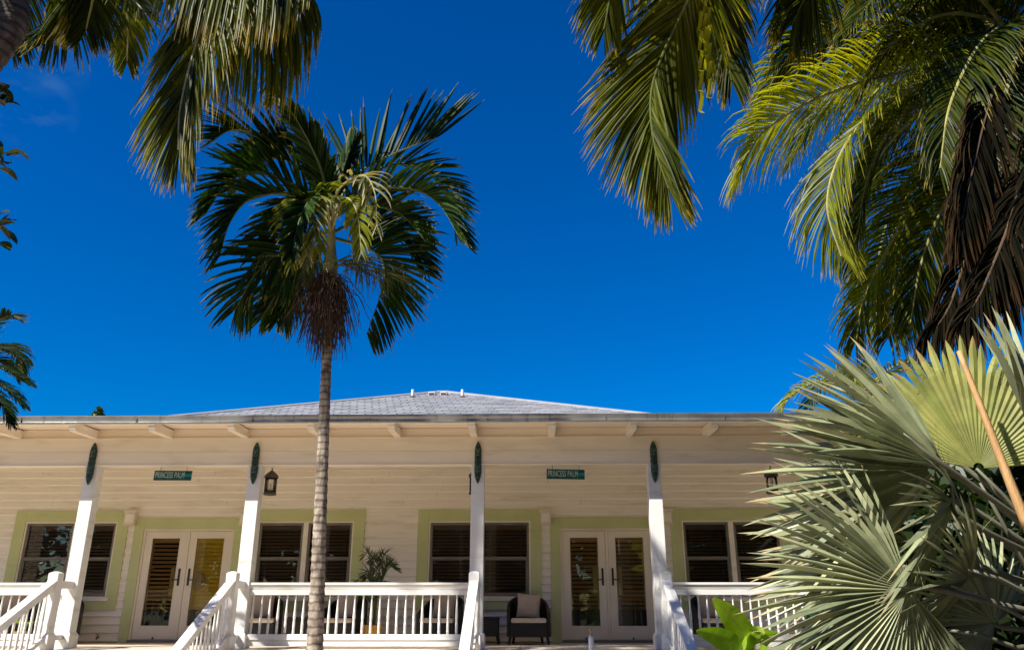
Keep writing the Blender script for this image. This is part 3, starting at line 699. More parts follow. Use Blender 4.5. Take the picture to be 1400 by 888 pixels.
# ------------------------------------------------------------------ foliage generators
def spline(pts, n):
    pts = [V(p) for p in pts]; P = [pts[0] * 2 - pts[1]] + pts + [pts[-1] * 2 - pts[-2]]
    out = []; k = len(pts) - 1
    for i in range(n + 1):
        u = min(i / n * k, k - 1e-6); j = int(u); f = u - j
        a, b, c, d = P[j], P[j+1], P[j+2], P[j+3]
        out.append(.5 * ((2*b) + (c - a)*f + (2*a - 5*b + 4*c - d)*f*f + (3*b - a - 3*c + d)*f**3))
    return out
G = V((0, 0, -1))
def frond(mb, pts, n=58, Lf=.75, wid=.03, S=None, a0=65, a1=22, droop=.8, lift=.25, r0=.03, start=.12, rng=None, fold=.25, seg=5, tintb=(0, 1), mi=0, mr=1, sides=(1, -1), lprof=None, twist=.35, ragged=0, gap=0):
    rng = rng or rnd
    N = 40; sp = spline(pts, N)
    if S is None:
        h = sp[-1] - sp[0]; h.z = 0; S = h.cross(V((0, 0, 1))).normalized()
    S = V(S).normalized()
    mb.tube(sp, [r0 * (1 - .88 * i / N) + .0025 for i in range(N + 1)], 6, mr, tint=(.5, 0, 0))
    for i in range(n):
        u = start + (1 - start) * (i + .5) / n
        for sd in sides:
            if rng.random() < gap: continue
            uu = min(.999, max(0, u + rng.uniform(-.4, .4) / n)); x = uu * N; j = int(x); f = x - j
            p = sp[j].lerp(sp[j+1], f); T = (sp[min(N, j+2)] - sp[max(0, j-1)]).normalized()
            S_ = (S - T * S.dot(T)).normalized(); Nn = S_.cross(T) * 1.0
            if Nn.z < 0: Nn = -Nn
            al = R(a0 + (a1 - a0) * u + rng.uniform(-6, 6))
            d = (T * math.cos(al) + S_ * (sd * math.sin(al)) + Nn * (lift + rng.uniform(-.12, .12))).normalized()
            prof = lprof(u) if lprof else (math.sin(math.pi * (.14 + .80 * u)) ** .6)
            ll = Lf * prof * rng.uniform(.86, 1.08)
            if ragged and rng.random() < ragged: ll *= rng.uniform(.3, .8)
            W = (T - d * T.dot(d)); 
            if W.length < .05: W = Nn.cross(d)
            W.normalize(); tw = rng.gauss(0, twist)
            dr = droop * rng.uniform(.75, 1.3)
            q = p.copy(); vs = []; tints = []; tr = tintb[0] + (tintb[1] - tintb[0]) * rng.random(); rb = rng.random()
            wl = [.5, 1, 1, .85, .55, .04] if seg == 5 else [.6, 1, .7, .04]
            W = (Matrix.Rotation(tw, 3, d) @ W)
            for k in range(seg + 1):
                W2 = (W - d * W.dot(d)).normalized(); nb = W2.cross(d)
                ww = wid * .5 * wl[k] * (.6 + .4 * prof)
                vs += [q - W2 * ww, q + nb * (ww * 2 * fold), q + W2 * ww]; tints += [(tr, k / seg, rb)] * 3
                q = q + d * (ll / seg); d = (d + G * (dr * (k + 1) / seg * .42)).normalized()
            fs = []
            for k in range(seg):
                o = k * 3; fs += [(o, o+1, o+4, o+3), (o+1, o+2, o+5, o+4)]
            mb.add(vs, fs, mi, tints)
def add_frond(parent, pts, mats, name="frond", label=None, **kw):
    m = MB(); frond(m, pts, **kw); o = hb(m, name, mats, parent)
    if label: o["label"] = label
    return o
def px(l): return [at(*p) for p in l]
def trunk(parent, pts, r0, r1, mat, rings=.11, name="trunk", amp=.05, n=14, bulge=0, pw=1.0):
    sp0 = spline(pts, 40); ln = sum((b - a).length for a, b in zip(sp0, sp0[1:])); N = int(ln / (rings / 3)); sp = spline(pts, N)
    rs = []
    for i in range(N + 1):
        u = i / N; r = r1 + (r0 - r1) * (1 - u) ** pw + bulge * max(0, 1 - u * 6) ** 2
        rs.append(r * (1 + (amp, amp * .2, -amp * .6)[i % 3] + rnd.uniform(-.012, .012)))
    m = MB(); m.tube(sp, rs, n); return hb(m, name, mat, parent, smooth=True)

# ------------------------------------------------------------------ christmas palm in front of the porch
base = V((-2.0, 8.0, 0))
xp = thing("christmas_palm", "slim palm with pale ringed trunk and dark green crown in front of porch", "palm tree", base)
tb, tm, tt = at(430, 888, 8), at(438, 700, 8), at(447, 482, 8)
trunk(xp, [(tb.x + .02, 8.0, 0), tb, tm, tt, at(450, 440, 8.0)], .104, .049, BARK_PALE, .075, amp=.06, bulge=.03, pw=2.0)
m = MB(); sp = spline([at(450, 442, 8), at(451, 400, 8), at(452, 355, 8), at(453, 315, 8), at(453, 285, 8)], 20)
m.tube(sp, [.06 + .028 * math.sin(math.pi * min(1, i / 12)) - .03 * max(0, (i - 10) / 10) for i in range(21)], 12); hb(m, "crownshaft", SHAFT, xp, smooth=True)
C = (452, 318, 8.0)
xf = [  # pixel path with depth, leaflet length
 ([C, (488, 258, 8.05), (545, 226, 8.1), (608, 202, 8.15)], dict(Lf=1.05, S=(-.02, .12, 1), sides=(1,), n=31, a0=78, a1=24, droop=.06, lift=.03, twist=.1, gap=0, wid=.046, lprof=lambda u: .62 + .42 * math.sin(math.pi * (.15 + .6 * u)))),
 ([C, (500, 280, 7.75), (566, 276, 7.6), (608, 298, 7.5), (640, 350, 7.45)], dict(Lf=.66, n=44)),
 ([(452, 345, 8.1), (515, 366, 8.3), (529, 405, 8.4), (504, 484, 8.45)], dict(Lf=.80, S=(.9, -.1, .3), sides=(1, 1), a0=58, a1=34, droop=.35, n=32)),
 ([C, (415, 240, 8.0), (365, 205, 7.9), (315, 192, 7.85), (285, 205, 7.8)], dict(Lf=.62, n=44)),
 ([C, (395, 268, 7.7), (340, 252, 7.5), (300, 272, 7.4), (272, 312, 7.35)], dict(Lf=.66, n=44)),
 ([C, (395, 285, 7.75), (338, 290, 7.55), (308, 322, 7.45), (292, 372, 7.4)], dict(Lf=.66, n=44)),
 ([(452, 335, 8), (400, 358, 7.8), (350, 390, 7.7), (312, 452, 7.65)], dict(Lf=.80, S=(.5, .2, .85), droop=.7, n=44)),
 ([(452, 340, 8), (425, 372, 8.2), (390, 402, 8.3), (352, 462, 8.3)], dict(Lf=.62, S=(.6, .2, .75), droop=.7, n=50)),
 ([C, (440, 255, 7.6), (420, 208, 7.3), (395, 165, 7.1)], dict(Lf=.44, S=(.85, .2, .3), a0=38, a1=16, n=50, droop=.6)),
 ([(452, 330, 8), (428, 290, 7.4), (408, 320, 7.1), (396, 372, 7.0)], dict(Lf=.42, S=(.9, .1, 0), a0=40)),
 ([(452, 340, 8.1), (505, 318, 8.4), (555, 335, 8.6), (590, 392, 8.7)], dict(Lf=.66, S=(.4, .3, .8), n=44)),
 ([C, (408, 290, 8.0), (370, 330, 8.0), (352, 392, 8.0)], dict(Lf=.6, S=(.5, .2, .8))),
 ([C, (500, 300, 8.2), (552, 312, 8.2), (590, 352, 8.2)], dict(Lf=.6)),
 ([C, (410, 250, 8.1), (372, 232, 8.0), (330, 240, 7.9)], dict(Lf=.6)),
 ([C, (430, 250, 8.5), (395, 225, 8.9), (345, 235, 9.2), (305, 280, 9.3)], dict(Lf=.68, n=44)),
 ([(452, 345, 8.1), (415, 385, 8.3), (390, 430, 8.4), (376, 462, 8.4)], dict(Lf=.55, S=(.9, .1, .2), droop=.7)),
 ([C, (520, 250, 8.4), (580, 245, 8.7), (622, 285, 8.8), (632, 340, 8.8)], dict(Lf=.62, n=44)),
 ([C, (446, 262, 8.1), (436, 215, 8.15), (428, 186, 8.2)], dict(Lf=.30, S=(.9, .1, .2), a0=24, a1=10, n=24, droop=.1, wid=.06)),
 ([C, (466, 262, 8.0), (478, 225, 7.95), (486, 206, 7.9)], dict(Lf=.34, S=(.9, .1, .2), a0=26, a1=12, n=24, droop=.1, wid=.07)),
]
for i, (pp, kw) in enumerate(xf):
    pp = [(452 + (a - 452) * .95, 298 + (b - 318) * .96, c) for a, b, c in pp]
    d = dict(n=44, wid=.043, a0=56, a1=20, droop=.3, lift=.28, r0=.02, start=.15, seg=5, tintb=(0, .8), twist=.4, fold=.3, gap=.04); d.update(kw); d['Lf'] *= .95
    add_frond(xp, px(pp), [XMAS, RACHIS_G], rng=random.Random(100 + i), **d)
# old yellowing fronds facing the camera, the spear
for i, pp in enumerate(([C, (462, 262, 7.5), (495, 240, 7.2), (512, 262, 7.1), (516, 310, 7.1)], [C, (445, 275, 7.4), (425, 300, 7.2), (418, 352, 7.15)])):
    add_frond(xp, px(pp), [XMAS_OLD, RACHIS], label="drooping yellowing frond", n=16, Lf=.42, wid=.035, droop=1.4, lift=.1, r0=.014, start=.3, rng=random.Random(300 + i), twist=.8, S=(.9, .1, .2), gap=.15)
for i, pp in enumerate(([C, (430, 268, 7.5), (404, 290, 7.3), (397, 362, 7.25)], [C, (442, 262, 7.5), (428, 285, 7.2), (434, 345, 7.1)], [C, (470, 272, 7.5), (488, 290, 7.3), (494, 345, 7.25)])):  # brighter leaf colour stands in for sun on these fronds
    add_frond(xp, px(pp), [COCO_LIT, RACHIS], label="green frond with sunlight in its colour, drooping at the heart", n=26, Lf=.40, wid=.036, droop=1.1, lift=.1, r0=.014, start=.25, rng=random.Random(350 + i), twist=.6, S=(.9, .1, .2), tintb=(0, .5), gap=.1)
m = MB(); m.tube(spline(px([(453, 300, 8), (449, 240, 7.95), (442, 178, 7.9)]), 12), [.03, .032, .03, .028, .026, .025, .022, .02, .018, .014, .01, .007, .004], 6); hb(m, "spear_leaf", [RACHIS_G], xp)
m = MB(); rg = random.Random(5)
for k in range(460):
    a = at(450 + rg.uniform(-7, 7), rg.uniform(372, 400), 7.95 + rg.uniform(-.05, .08))
    sp_ = rg.gauss(0, .155); sy = rg.gauss(0, .14); drop = rg.uniform(.38, .92) * (1 - abs(sp_) * .6); pts = []
    for q in range(7):
        u = q / 6
        pts.append(a + V((sp_ * u ** .6 + rg.gauss(0, .012), sy * u ** .6 + rg.gauss(0, .012), .06 * math.sin(u * 3) - drop * u ** 1.25)))
    m.tube(pts, [.0068, .0062, .006, .0056, .005, .004, .003], 3, cap=False)
hb(m, "dry_flower_stalk", TWIG, xp)
m = MB()
for bx, by, dx in ((385, 350, -1), (535, 372, 1), (500, 350, 1)):
    a = at(452, 362, 7.98); e = at(bx, by, 7.75)
    m.tube([a, a.lerp(e, .5) + V((0, 0, .05)), e], [.014, .011, .007], 6)
    for k in range(70):
        u = rg.uniform(.3, 1); p0 = a.lerp(e, u); v = V((rg.gauss(dx * .12, .14), rg.gauss(0, .12), -rg.uniform(.1, .38)))
        m.tube([p0, p0 + V((v.x, v.y, v.z * .3)), p0 + V((v.x * 1.2, v.y * 1.2, v.z))], [.005, .004, .003], 3, cap=False)
hb(m, "green_flower_stalk", TWIG_G, xp)

# ------------------------------------------------------------------ coconut palms
def coconuts(parent, c, n=7):
    CO = paint("coconut_husk", (.16, .17, .04), (.12, .09, .03), 4, .5, .1)
    for k in range(n):
        a = k / n * 6.283 + .3; m = MB(); p_ = c + V((.28 * math.cos(a), .28 * math.sin(a), -.28 - .1 * (k % 2)))
        m.lathe(p_.x, p_.y, [(.01, p_.z - .13), (.07, p_.z - .10), (.10, p_.z - .02), (.095, p_.z + .05), (.05, p_.z + .12), (.01, p_.z + .14)], 10); hb(m, "coconut", CO, parent, smooth=True)
def extra_fronds(parent, c, dirs, mats, rng, Ln=3.6, **kw):
    for az, el in dirs:
        h = V((math.cos(R(az)), math.sin(R(az)), 0)); e = math.tan(R(el)); pts = []
        for u in (0, .3, .6, .85, 1): pts.append(c + h * (Ln * u * (1 - .18 * u * u)) + V((0, 0, Ln * (e * u * .8 - (.55 + .3 * e) * u ** 2.4))))
        d = dict(n=56, Lf=.85, wid=.042, droop=1.1, lift=.12, r0=.035, rng=rng); d.update(kw); add_frond(parent, pts, mats, **d)

# right: full crown
cR = at(1396, 66, 9.0)
rp = thing("coconut_palm", "large coconut palm at right with sunlit arching yellow green fronds and dead ones", "palm tree", (cR.x + .9, 9.6, 0))
trunk(rp, [(cR.x + .9, 9.6, 0), (cR.x + .75, 9.5, 3), (cR.x + .3, 9.2, 6.4), cR + V((0, 0, -.1))], .19, .13, BARK_BROWN, .13, bulge=.15)
Cc = (1396, 66, 9.0)
rf = [
 ([Cc, (1300, 40, 8.9), (1223, 62, 8.7), (1126, 76, 8.5), (1066, 108, 8.4), (1034, 160, 8.3)], dict(S=(.15, -.6, .8), tintb=(.4, 1), Lf=.9), COCO_LIT),
 ([Cc, (1310, 90, 8.6), (1212, 103, 8.3), (1115, 135, 8.1), (1040, 184, 8.0), (1012, 238, 7.95)], dict(S=(.35, -.55, .75), tintb=(.6, 1)), COCO_LIT),
 ([Cc, (1331, 100, 8.5), (1256, 117, 8.1), (1191, 155, 7.9), (1148, 214, 7.8), (1131, 281, 7.8), (1150, 350, 7.8)], dict(S=(.6, -.6, .4), tintb=(.0, .6), Lf=.9), COCO_LIT),
 ([Cc, (1320, 160, 9.2), (1266, 254, 9.3), (1223, 324, 9.35), (1182, 405, 9.35), (1170, 470, 9.35)], dict(S=(.8, .3, .3), tintb=(.0, .5), Lf=.85), COCO_LIT),
 ([Cc, (1310, 30, 9.4), (1240, 0, 9.6), (1160, -8, 9.7), (1100, 30, 9.8)], dict(S=(.2, .8, .3), tintb=(0, .5), Lf=1.0), COCO),
 ([Cc, (1340, 20, 9.0), (1290, -60, 8.8), (1210, -110, 8.6), (1120, -90, 8.5), (1060, -20, 8.5)], dict(tintb=(0, .6), Lf=1.0), COCO),
 ([Cc, (1350, 170, 8.6), (1300, 260, 8.4), (1262, 350, 8.3), (1245, 440, 8.3)], dict(S=(.9, .1, .1), tintb=(.1, .7), Lf=.85), COCO),
 ([Cc, (1290, 130, 9.6), (1220, 190, 10.0), (1172, 270, 10.2), (1160, 370, 10.3)], dict(S=(.7, .5, .2), tintb=(.1, .6), Lf=.85), COCO),
 ([Cc, (1370, 200, 8.8), (1375, 300, 8.7), (1372, 420, 8.7)], dict(S=(.95, .1, .1), tintb=(.5, 1), Lf=.7), COCO_LIT),
 ([Cc, (1400, 160, 9.2), (1425, 270, 9.3), (1425, 400, 9.3)], dict(S=(.95, .1, .1), tintb=(.4, 1), Lf=.8), COCO_LIT),
 ([Cc, (1300, 70, 9.3), (1210, 90, 9.6), (1130, 150, 9.8), (1085, 215, 9.9)], dict(S=(.3, .6, .7), tintb=(0, .7)), COCO),
 ([Cc, (1320, 110, 8.9), (1240, 150, 8.8), (1190, 230, 8.8), (1172, 320, 8.8)], dict(S=(.6, .5, .5), tintb=(.1, .8)), COCO),
 ([Cc, (1330, 130, 9.5), (1280, 200, 9.8), (1225, 270, 10), (1200, 360, 10), (1198, 430, 10)], dict(S=(.85, .2, .3), tintb=(.1, .7)), COCO),
 ([Cc, (1340, 180, 9.4), (1300, 280, 9.6), (1240, 380, 9.7), (1215, 460, 9.7)], dict(S=(.85, -.2, .3), tintb=(.3, 1)), COCO),
 ([Cc, (1300, 50, 8.6), (1200, 30, 8.3), (1110, 45, 8.1), (1065, 95, 8.0)], dict(S=(.2, -.6, .7), tintb=(0, .5)), COCO),
 ([Cc, (1330, 20, 9.4), (1270, -30, 9.8), (1190, -40, 10), (1120, 0, 10.1)], dict(S=(.3, .7, .5), tintb=(0, .5)), COCO),
 ([Cc, (1390, 10, 8.6), (1370, -50, 8.2), (1320, -60, 7.9), (1260, 0, 7.7)], dict(tintb=(0, .5)), COCO),
 ([Cc, (1392, 70, 7.9), (1372, 140, 7.4), (1348, 240, 7.2), (1330, 320, 7.2)], dict(S=(.95, -.1, .1), tintb=(0, .35), Lf=.8, droop=1.8), COCO),
 ([Cc, (1375, 40, 8.2), (1340, 60, 7.7), (1300, 140, 7.4), (1285, 230, 7.4)], dict(S=(.9, -.2, .2), tintb=(0, .5), Lf=.8, droop=1.6), COCO),
 ([Cc, (1360, 30, 8.6), (1290, 20, 8.2), (1220, 60, 8.0), (1180, 120, 7.9)], dict(S=(.3, -.6, .6), tintb=(.1, .7), Lf=.8), COCO),
 ([Cc, (1320, -20, 8.0), (1230, -30, 7.4), (1160, 40, 7.1)], dict(tintb=(0, .6), Lf=.9), COCO),
]
for i, (pp, kw, mt) in enumerate(rf):
    d = dict(n=140, Lf=1.0, wid=.026, a0=60, a1=22, droop=1.25, lift=.12, r0=.034, start=.12, twist=.4, gap=.02); d.update(kw); d['Lf'] *= 1.15
    add_frond(rp, px(pp), [mt, RACHIS], rng=random.Random(500 + i), **d)
dead = [([Cc, (1372, 120, 7.9), (1345, 260, 7.2), (1305, 400, 7.0), (1278, 452, 6.95)], (.95, -.15, 0)), ([Cc, (1405, 120, 7.7), (1392, 260, 7.0), (1350, 380, 6.7), (1318, 440, 6.6)], (.95, -.2, 0)), ([Cc, (1420, 100, 7.6), (1425, 230, 7.0), (1400, 330, 6.8), (1370, 420, 6.8)], (.95, -.1, 0)),
        ([Cc, (1360, 120, 7.5), (1330, 230, 7.0), (1310, 330, 6.8)], (.9, .3, 0))]
for i, (pp, S) in enumerate(dead):
    add_frond(rp, px(pp), [COCO_DEAD, RACHIS_D], label="dead brown frond hanging down", n=120, Lf=.95, wid=.036, a0=40, a1=14, droop=2.3, lift=0, r0=.024, S=S, rng=random.Random(700 + i), twist=1.2, ragged=.2)
extra_fronds(rp, cR, [(20, 45), (70, 40), (110, 35), (330, 30), (300, 40), (0, 20)], [COCO, RACHIS], random.Random(11))
m = MB(); rg = random.Random(9)
for k in range(26):
    a = rg.uniform(0, 6.28); m.tube([cR + V((0, 0, -.2)), cR + V((.2*math.cos(a), .2*math.sin(a), .05)), cR + V((.45*math.cos(a), .45*math.sin(a), .18))], [.05, .04, .02], 5)
hb(m, "crown_fibre", RACHIS_D, rp)
coconuts(rp, cR)

# left: trunk in the top left corner, crown above the frame
a_, b_ = at(-24, 86, 5.0), at(24, -22, 5.1)
dv = (b_ - a_); top = b_ + dv * 1.3
foot = V((a_.x - 1.6, 4.2, 0))
lp = thing("coconut_palm", "coconut palm at left whose brown trunk leans in at the top left corner", "palm tree", foot)
trunk(lp, [foot, (foot.x + .5, 4.5, 3), a_, b_, top], .15, .095, BARK_BROWN, .11, bulge=.15)
lf = [
 ([top, at(215, -140, 4.9), at(278, -60, 4.75), at(290, -25, 4.7), at(278, 30, 4.65), at(258, 98, 4.62), at(246, 155, 4.6), at(244, 205, 4.6)], dict(S=(.97, -.15, 0), Lf=.86, n=170, droop=.85, a0=40, a1=13, tintb=(.15, 1), wid=.022)),
 ([top, at(190, -170, 5.2), at(262, -50, 5.0), at(315, -22, 4.95), at(362, -16, 4.95), at(412, -22, 4.95)], dict(S=(.1, -.9, .4), Lf=1.22, n=150, droop=6, lift=-.9, wid=.024, a0=75, a1=45, tintb=(.1, 1), lprof=lambda u: .98 - .55 * max(0, (u - .8) / .2), start=.45)),
 ([top, at(130, -130, 5.0), at(150, -80, 4.95), at(160, -30, 4.9), at(200, 20, 4.9)], dict(S=(.6, .6, 0), Lf=.5, n=60, tintb=(0, .5))),
 ([at(64, -75, 5.15), at(110, -70, 5.3), at(128, -20, 5.4), at(118, 40, 5.5)], dict(S=(.9, .2, .2), Lf=.62, n=120, droop=.6, wid=.018, sides=(-1, -1, 1), a0=55, a1=25, tintb=(0, .3))),
 ([at(64, -75, 5.15), at(90, -50, 5.5), at(95, 10, 5.7), at(60, 60, 5.8)], dict(S=(.9, .2, .2), Lf=.6, n=60, droop=.6, a0=45, tintb=(0, .3))),
 ([at(64, -75, 5.15), at(40, -40, 5.7), at(25, 20, 6.0), at(15, 70, 6.1)], dict(S=(.9, .2, .2), Lf=.5, n=56, droop=.5, a0=45, tintb=(0, .4))),
 ([top, at(250, -230, 5.9), at(360, -170, 6.2), at(430, -110, 6.3), at(465, -62, 6.3)], dict(S=(.6, .5, .2), Lf=.5, n=60, droop=1.5, tintb=(0, .5))),
]
for i, (pts, kw) in enumerate(lf):
    d = dict(n=110, Lf=.6, wid=.022, a0=62, a1=24, droop=.9, lift=.08, r0=.028, start=.2, twist=.4, gap=.02); d.update(kw)
    add_frond(lp, pts, [COCO, RACHIS], rng=random.Random(800 + i), **d)
extra_fronds(lp, top, [(180, 40), (140, 40), (225, 35), (270, 30), (100, 45)], [COCO, RACHIS], random.Random(12), Ln=2.6, Lf=.6)
add_frond(lp, [top, at(330, -60, 6.6), at(365, 60, 7.0), at(372, 118, 7.1), at(374, 140, 7.1)], [COCO, RACHIS], n=60, Lf=.3, wid=.018, S=(.95, 0, 0), a0=45, a1=30, droop=.3, tintb=(0, .5), start=.55, r0=.018, rng=random.Random(99))

# palm whose trunk stands behind the camera: fronds hang into the top of the frame
cM = V((1.2, 1.1, 6.3)); K_ = .78
atm = lambda x, y, Y: at(x, y, Y * K_)
mp_ = thing("coconut_palm", "coconut palm overhead whose big fronds hang into the top middle", "palm tree", (1.9, -.9, 0))
trunk(mp_, [(1.9, -.9, 0), (1.85, -.75, 2.2), (1.6, .1, 4.4), cM], .16, .11, BARK_BROWN, .13, bulge=.15)
mf = [
 ([cM, atm(985, -190, 3.4), atm(960, -60, 4.0), atm(938, 5, 4.3), atm(906, 75, 4.45), atm(890, 130, 4.5), atm(894, 195, 4.5), atm(914, 258, 4.5)], dict(S=(.98, -.1, .05), Lf=.82, n=190, droop=.5, a0=44, a1=14, tintb=(.1, .9), start=.25)),
 ([cM, atm(1060, -220, 3.4), atm(1120, -110, 4.2), atm(1110, -30, 4.6), atm(1085, 30, 4.7)], dict(S=(.7, .4, .2), Lf=.75, n=130, droop=1.2, tintb=(0, .5), start=.3)),
 ([cM, atm(900, -200, 3.4), atm(860, -90, 4.0), atm(838, -20, 4.3), atm(826, 40, 4.4)], dict(S=(.95, 0, .1), Lf=.55, n=60, droop=.9, a0=44, a1=16, tintb=(.1, .8), start=.3)),
 ([cM, atm(1000, -200, 3.8), atm(985, -80, 4.6), atm(985, 20, 5.0), atm(1000, 110, 5.1)], dict(S=(.95, 0, .1), Lf=.70, n=130, droop=.9, a0=45, a1=18, tintb=(0, .6), start=.3)),
]
for i, (pts, kw) in enumerate(mf):
    d = dict(wid=.025, lift=.06, r0=.012, twist=.45, gap=.03); d.update(kw); d['Lf'] *= K_; d['wid'] *= K_; d['r0'] *= K_
    add_frond(mp_, pts, [COCO, RACHIS_G], rng=random.Random(900 + i), **d)
m = MB()   # broken, accordion-folded leaflets hanging beside the midrib
for x0, ylen in ((957, 190), (968, 170), (963, 130)):
    n = 14; P0 = atm(x0, -30, 4.3); P1 = atm(x0 + 2, -30 + ylen, 4.35); vs = []
    for k in range(n + 1):
        q = P0.lerp(P1, k / n) + V((0, .035 * (1 if k % 2 else -1), 0)); vs += [q - V((.009, 0, 0)), q + V((.009, 0, 0))]
    m.add(vs, [(2*k, 2*k+1, 2*k+3, 2*k+2) for k in range(n)], 0, [(1, .3, .4)] * len(vs))
hb(m, "folded_leaflet", COCO_LIT, mp_)
extra_fronds(mp_, cM, [(215, 40), (260, 35), (305, 40), (345, 40)], [COCO, RACHIS], random.Random(13), Ln=2.6, Lf=.6)

tc_ = V((-8.7, 7.6, 13.0))
tp = thing("coconut_palm", "tall coconut palm outside the left edge that shades the middle posts", "palm tree", (-9.4, 7.2, 0))
trunk(tp, [(-9.4, 7.2, 0), (-9.3, 7.2, 4), (-9.0, 7.5, 8.5), tc_], .19, .12, BARK_BROWN, .13, bulge=.15)
extra_fronds(tp, tc_, [(k * 24 + 7, 50 - 28 * (k % 2)) for k in range(15)], [COCO, RACHIS], random.Random(17), Ln=2.9, Lf=.8)
tq_ = V((-5.5, 6.3, 11.3))
tq = thing("coconut_palm", "second tall coconut palm outside the left edge that dapples the right stairs", "palm tree", (-7.6, 6.2, 0))
trunk(tq, [(-7.6, 6.2, 0), (-7.4, 6.2, 4), (-6.8, 6.2, 8), tq_], .18, .12, BARK_BROWN, .13, bulge=.15)
extra_fronds(tq, tq_, [(k * 45 + 12, 50 - 25 * (k % 2)) for k in range(8)], [COCO, RACHIS], random.Random(18), Ln=2.4, Lf=.6)

# palm beyond the roof at right, and distant tree top
pB = at(1185, 530, 30)
bp_ = thing("coconut_palm", "far palm whose arching frond shows over the roof behind the fan palm", "palm tree", (pB.x + .4, 30, 0))
trunk(bp_, [(pB.x + .4, 30, 0), (pB.x + .2, 30, 5), pB], .2, .14, BARK_BROWN, .2)
add_frond(bp_, [pB, at(1150, 514, 29.6), at(1110, 524, 29.4), at(1078, 545, 29.2), at(1066, 575, 29.1)], [COCO_LIT, RACHIS], n=60, Lf=1.15, wid=.06, droop=1.2, r0=.05, S=(.3, -.8, .3), tintb=(.3, 1), rng=random.Random(31))
extra_fronds(bp_, pB, [(0, 40), (60, 40), (120, 35), (240, 30), (300, 35)], [COCO, RACHIS], random.Random(14), Ln=4, Lf=1, wid=.06)
def leafball(mb, c, r, n, size, rng, mi=0):
    for _ in range(n):
        while True:
            q = V((rng.uniform(-1, 1), rng.uniform(-1, 1), rng.uniform(-1, 1)))
            if .25 < q.length < 1: break
        p_ = c + V((q.x * r[0], q.y * r[1], q.z * r[2])); a = V((rng.gauss(0, 1), rng.gauss(0, 1), rng.gauss(0, 1))).normalized(); b = a.orthogonal().normalized()
        b.rotate(Matrix.Rotation(rng.uniform(0, 6.28), 3, a)); c_ = a.cross(b); s = size * rng.uniform(.6, 1.3); t_ = rng.random()
        mb.add([p_ - b * s, p_ + c_ * s * .42 , p_ + b * s, p_ - c_ * s * .42], [(0, 1, 2, 3)], mi, [(t_, .2, .5)] * 4)
pT = at(135, 560, 34)
dt = thing("tree", "tiny tip of a distant tree top showing above the gutter at left", "tree", (pT.x, 34, 0))
m = MB(); m.tube([(pT.x, 34, 0), (pT.x, 34, pT.z - .5)], [.2, .06], 8); hb(m, "trunk", BARK_BROWN, dt)
m = MB(); leafball(m, pT - V((0, 0, .45)), (.3, .3, .6), 160, .16, random.Random(3)); leafball(m, pT - V((0, 0, 1.8)), (1.2, 1.2, 1.0), 900, .2, random.Random(4)); hb(m, "crown", ARECA, dt)

# dark palm at the left edge
cL = at(-42, 500, 10.5)
dl = thing("palm_tree", "dark shaggy palm crown cut off by the left edge above the roof", "palm tree", (cL.x - .1, 10.5, 0))
trunk(dl, [(cL.x - .1, 10.5, 0), (cL.x - .1, 10.5, 2), cL], .18, .14, BARK_BROWN, .12)
for i, pp in enumerate(([(-42, 500, 10.5), (-15, 448, 10.4), (10, 432, 10.3), (22, 436, 10.2)], [(-42, 500, 10.5), (-10, 478, 10.4), (12, 482, 10.3), (34, 495, 10.3)], [(-42, 500, 10.5), (-8, 500, 10.3), (18, 512, 10.2), (38, 525, 10.2)], [(-42, 500, 10.5), (-10, 520, 10.3), (12, 535, 10.2), (32, 556, 10.2)], [(-42, 500, 10.5), (-16, 530, 10.2), (2, 552, 10.1), (14, 580, 10.1)], [(-42, 500, 10.5), (-14, 490, 10.9), (8, 500, 11), (24, 518, 11)])):
    add_frond(dl, px(pp), [XMAS, RACHIS_D], n=56, Lf=.34, wid=.02, droop=.8, r0=.02, a0=50, start=.15, rng=random.Random(60 + i), tintb=(0, .4))
extra_fronds(dl, cL, [(180, 40), (120, 40), (240, 30), (90, 55)], [XMAS, RACHIS_D], random.Random(15), Ln=1.4, Lf=.35, wid=.025)

# ------------------------------------------------------------------ broad leaves and blades
def blade(mb, pts, width, S, fold=.18, n=16, mi=0, tint=.5, mr=1, rib=.006, wave=.0, rng=rnd, shape=None):
    sp = spline(pts, n); S = V(S).normalized(); vs = []; tints = []
    for i, p_ in enumerate(sp):
        T = (sp[min(n, i+1)] - sp[max(0, i-1)]).normalized(); W = (S - T * S.dot(T)).normalized(); Nn = W.cross(T); u = i / n
        w_ = width * .5 * (shape(u) if shape else math.sin(math.pi * min(1, u * .96 + .03)) ** .62); wv = wave * rng.uniform(-1, 1) * w_
        for s in (-1, -.5, 0, .5, 1):
            vs.append(p_ + W * (w_ * s) + Nn * (abs(s) * fold * w_ * 1.4 + (wv if abs(s) == 1 else 0))); tints.append((max(0, min(1, tint + rng.uniform(-.16, .16))), 0, .3))
    fs = [(i*5+j, i*5+j+1, (i+1)*5+j+1, (i+1)*5+j) for i in range(n) for j in range(4)]
    mb.add(vs, fs, mi, tints); mb.tube([p_ - V((0, 0, .003)) for p_ in sp], [rib * (1.2 - i / n) for i in range(n + 1)], 5, mr)
KB = .84
bn = at(1005, 900, 11.2 * KB)
ba = thing("banana_plant", "young plant with big bright green leaves beside the right stair railing", "plant", (bn.x, 11.2 * KB, 0))
b0 = V((bn.x, 11.2 * KB, at(1005, 930, 11.2 * KB).z))
m = MB(); m.tube([(bn.x, 11.2 * KB, 0), b0], [.05, .03], 8); hb(m, "stem", RACHIS_G, ba)
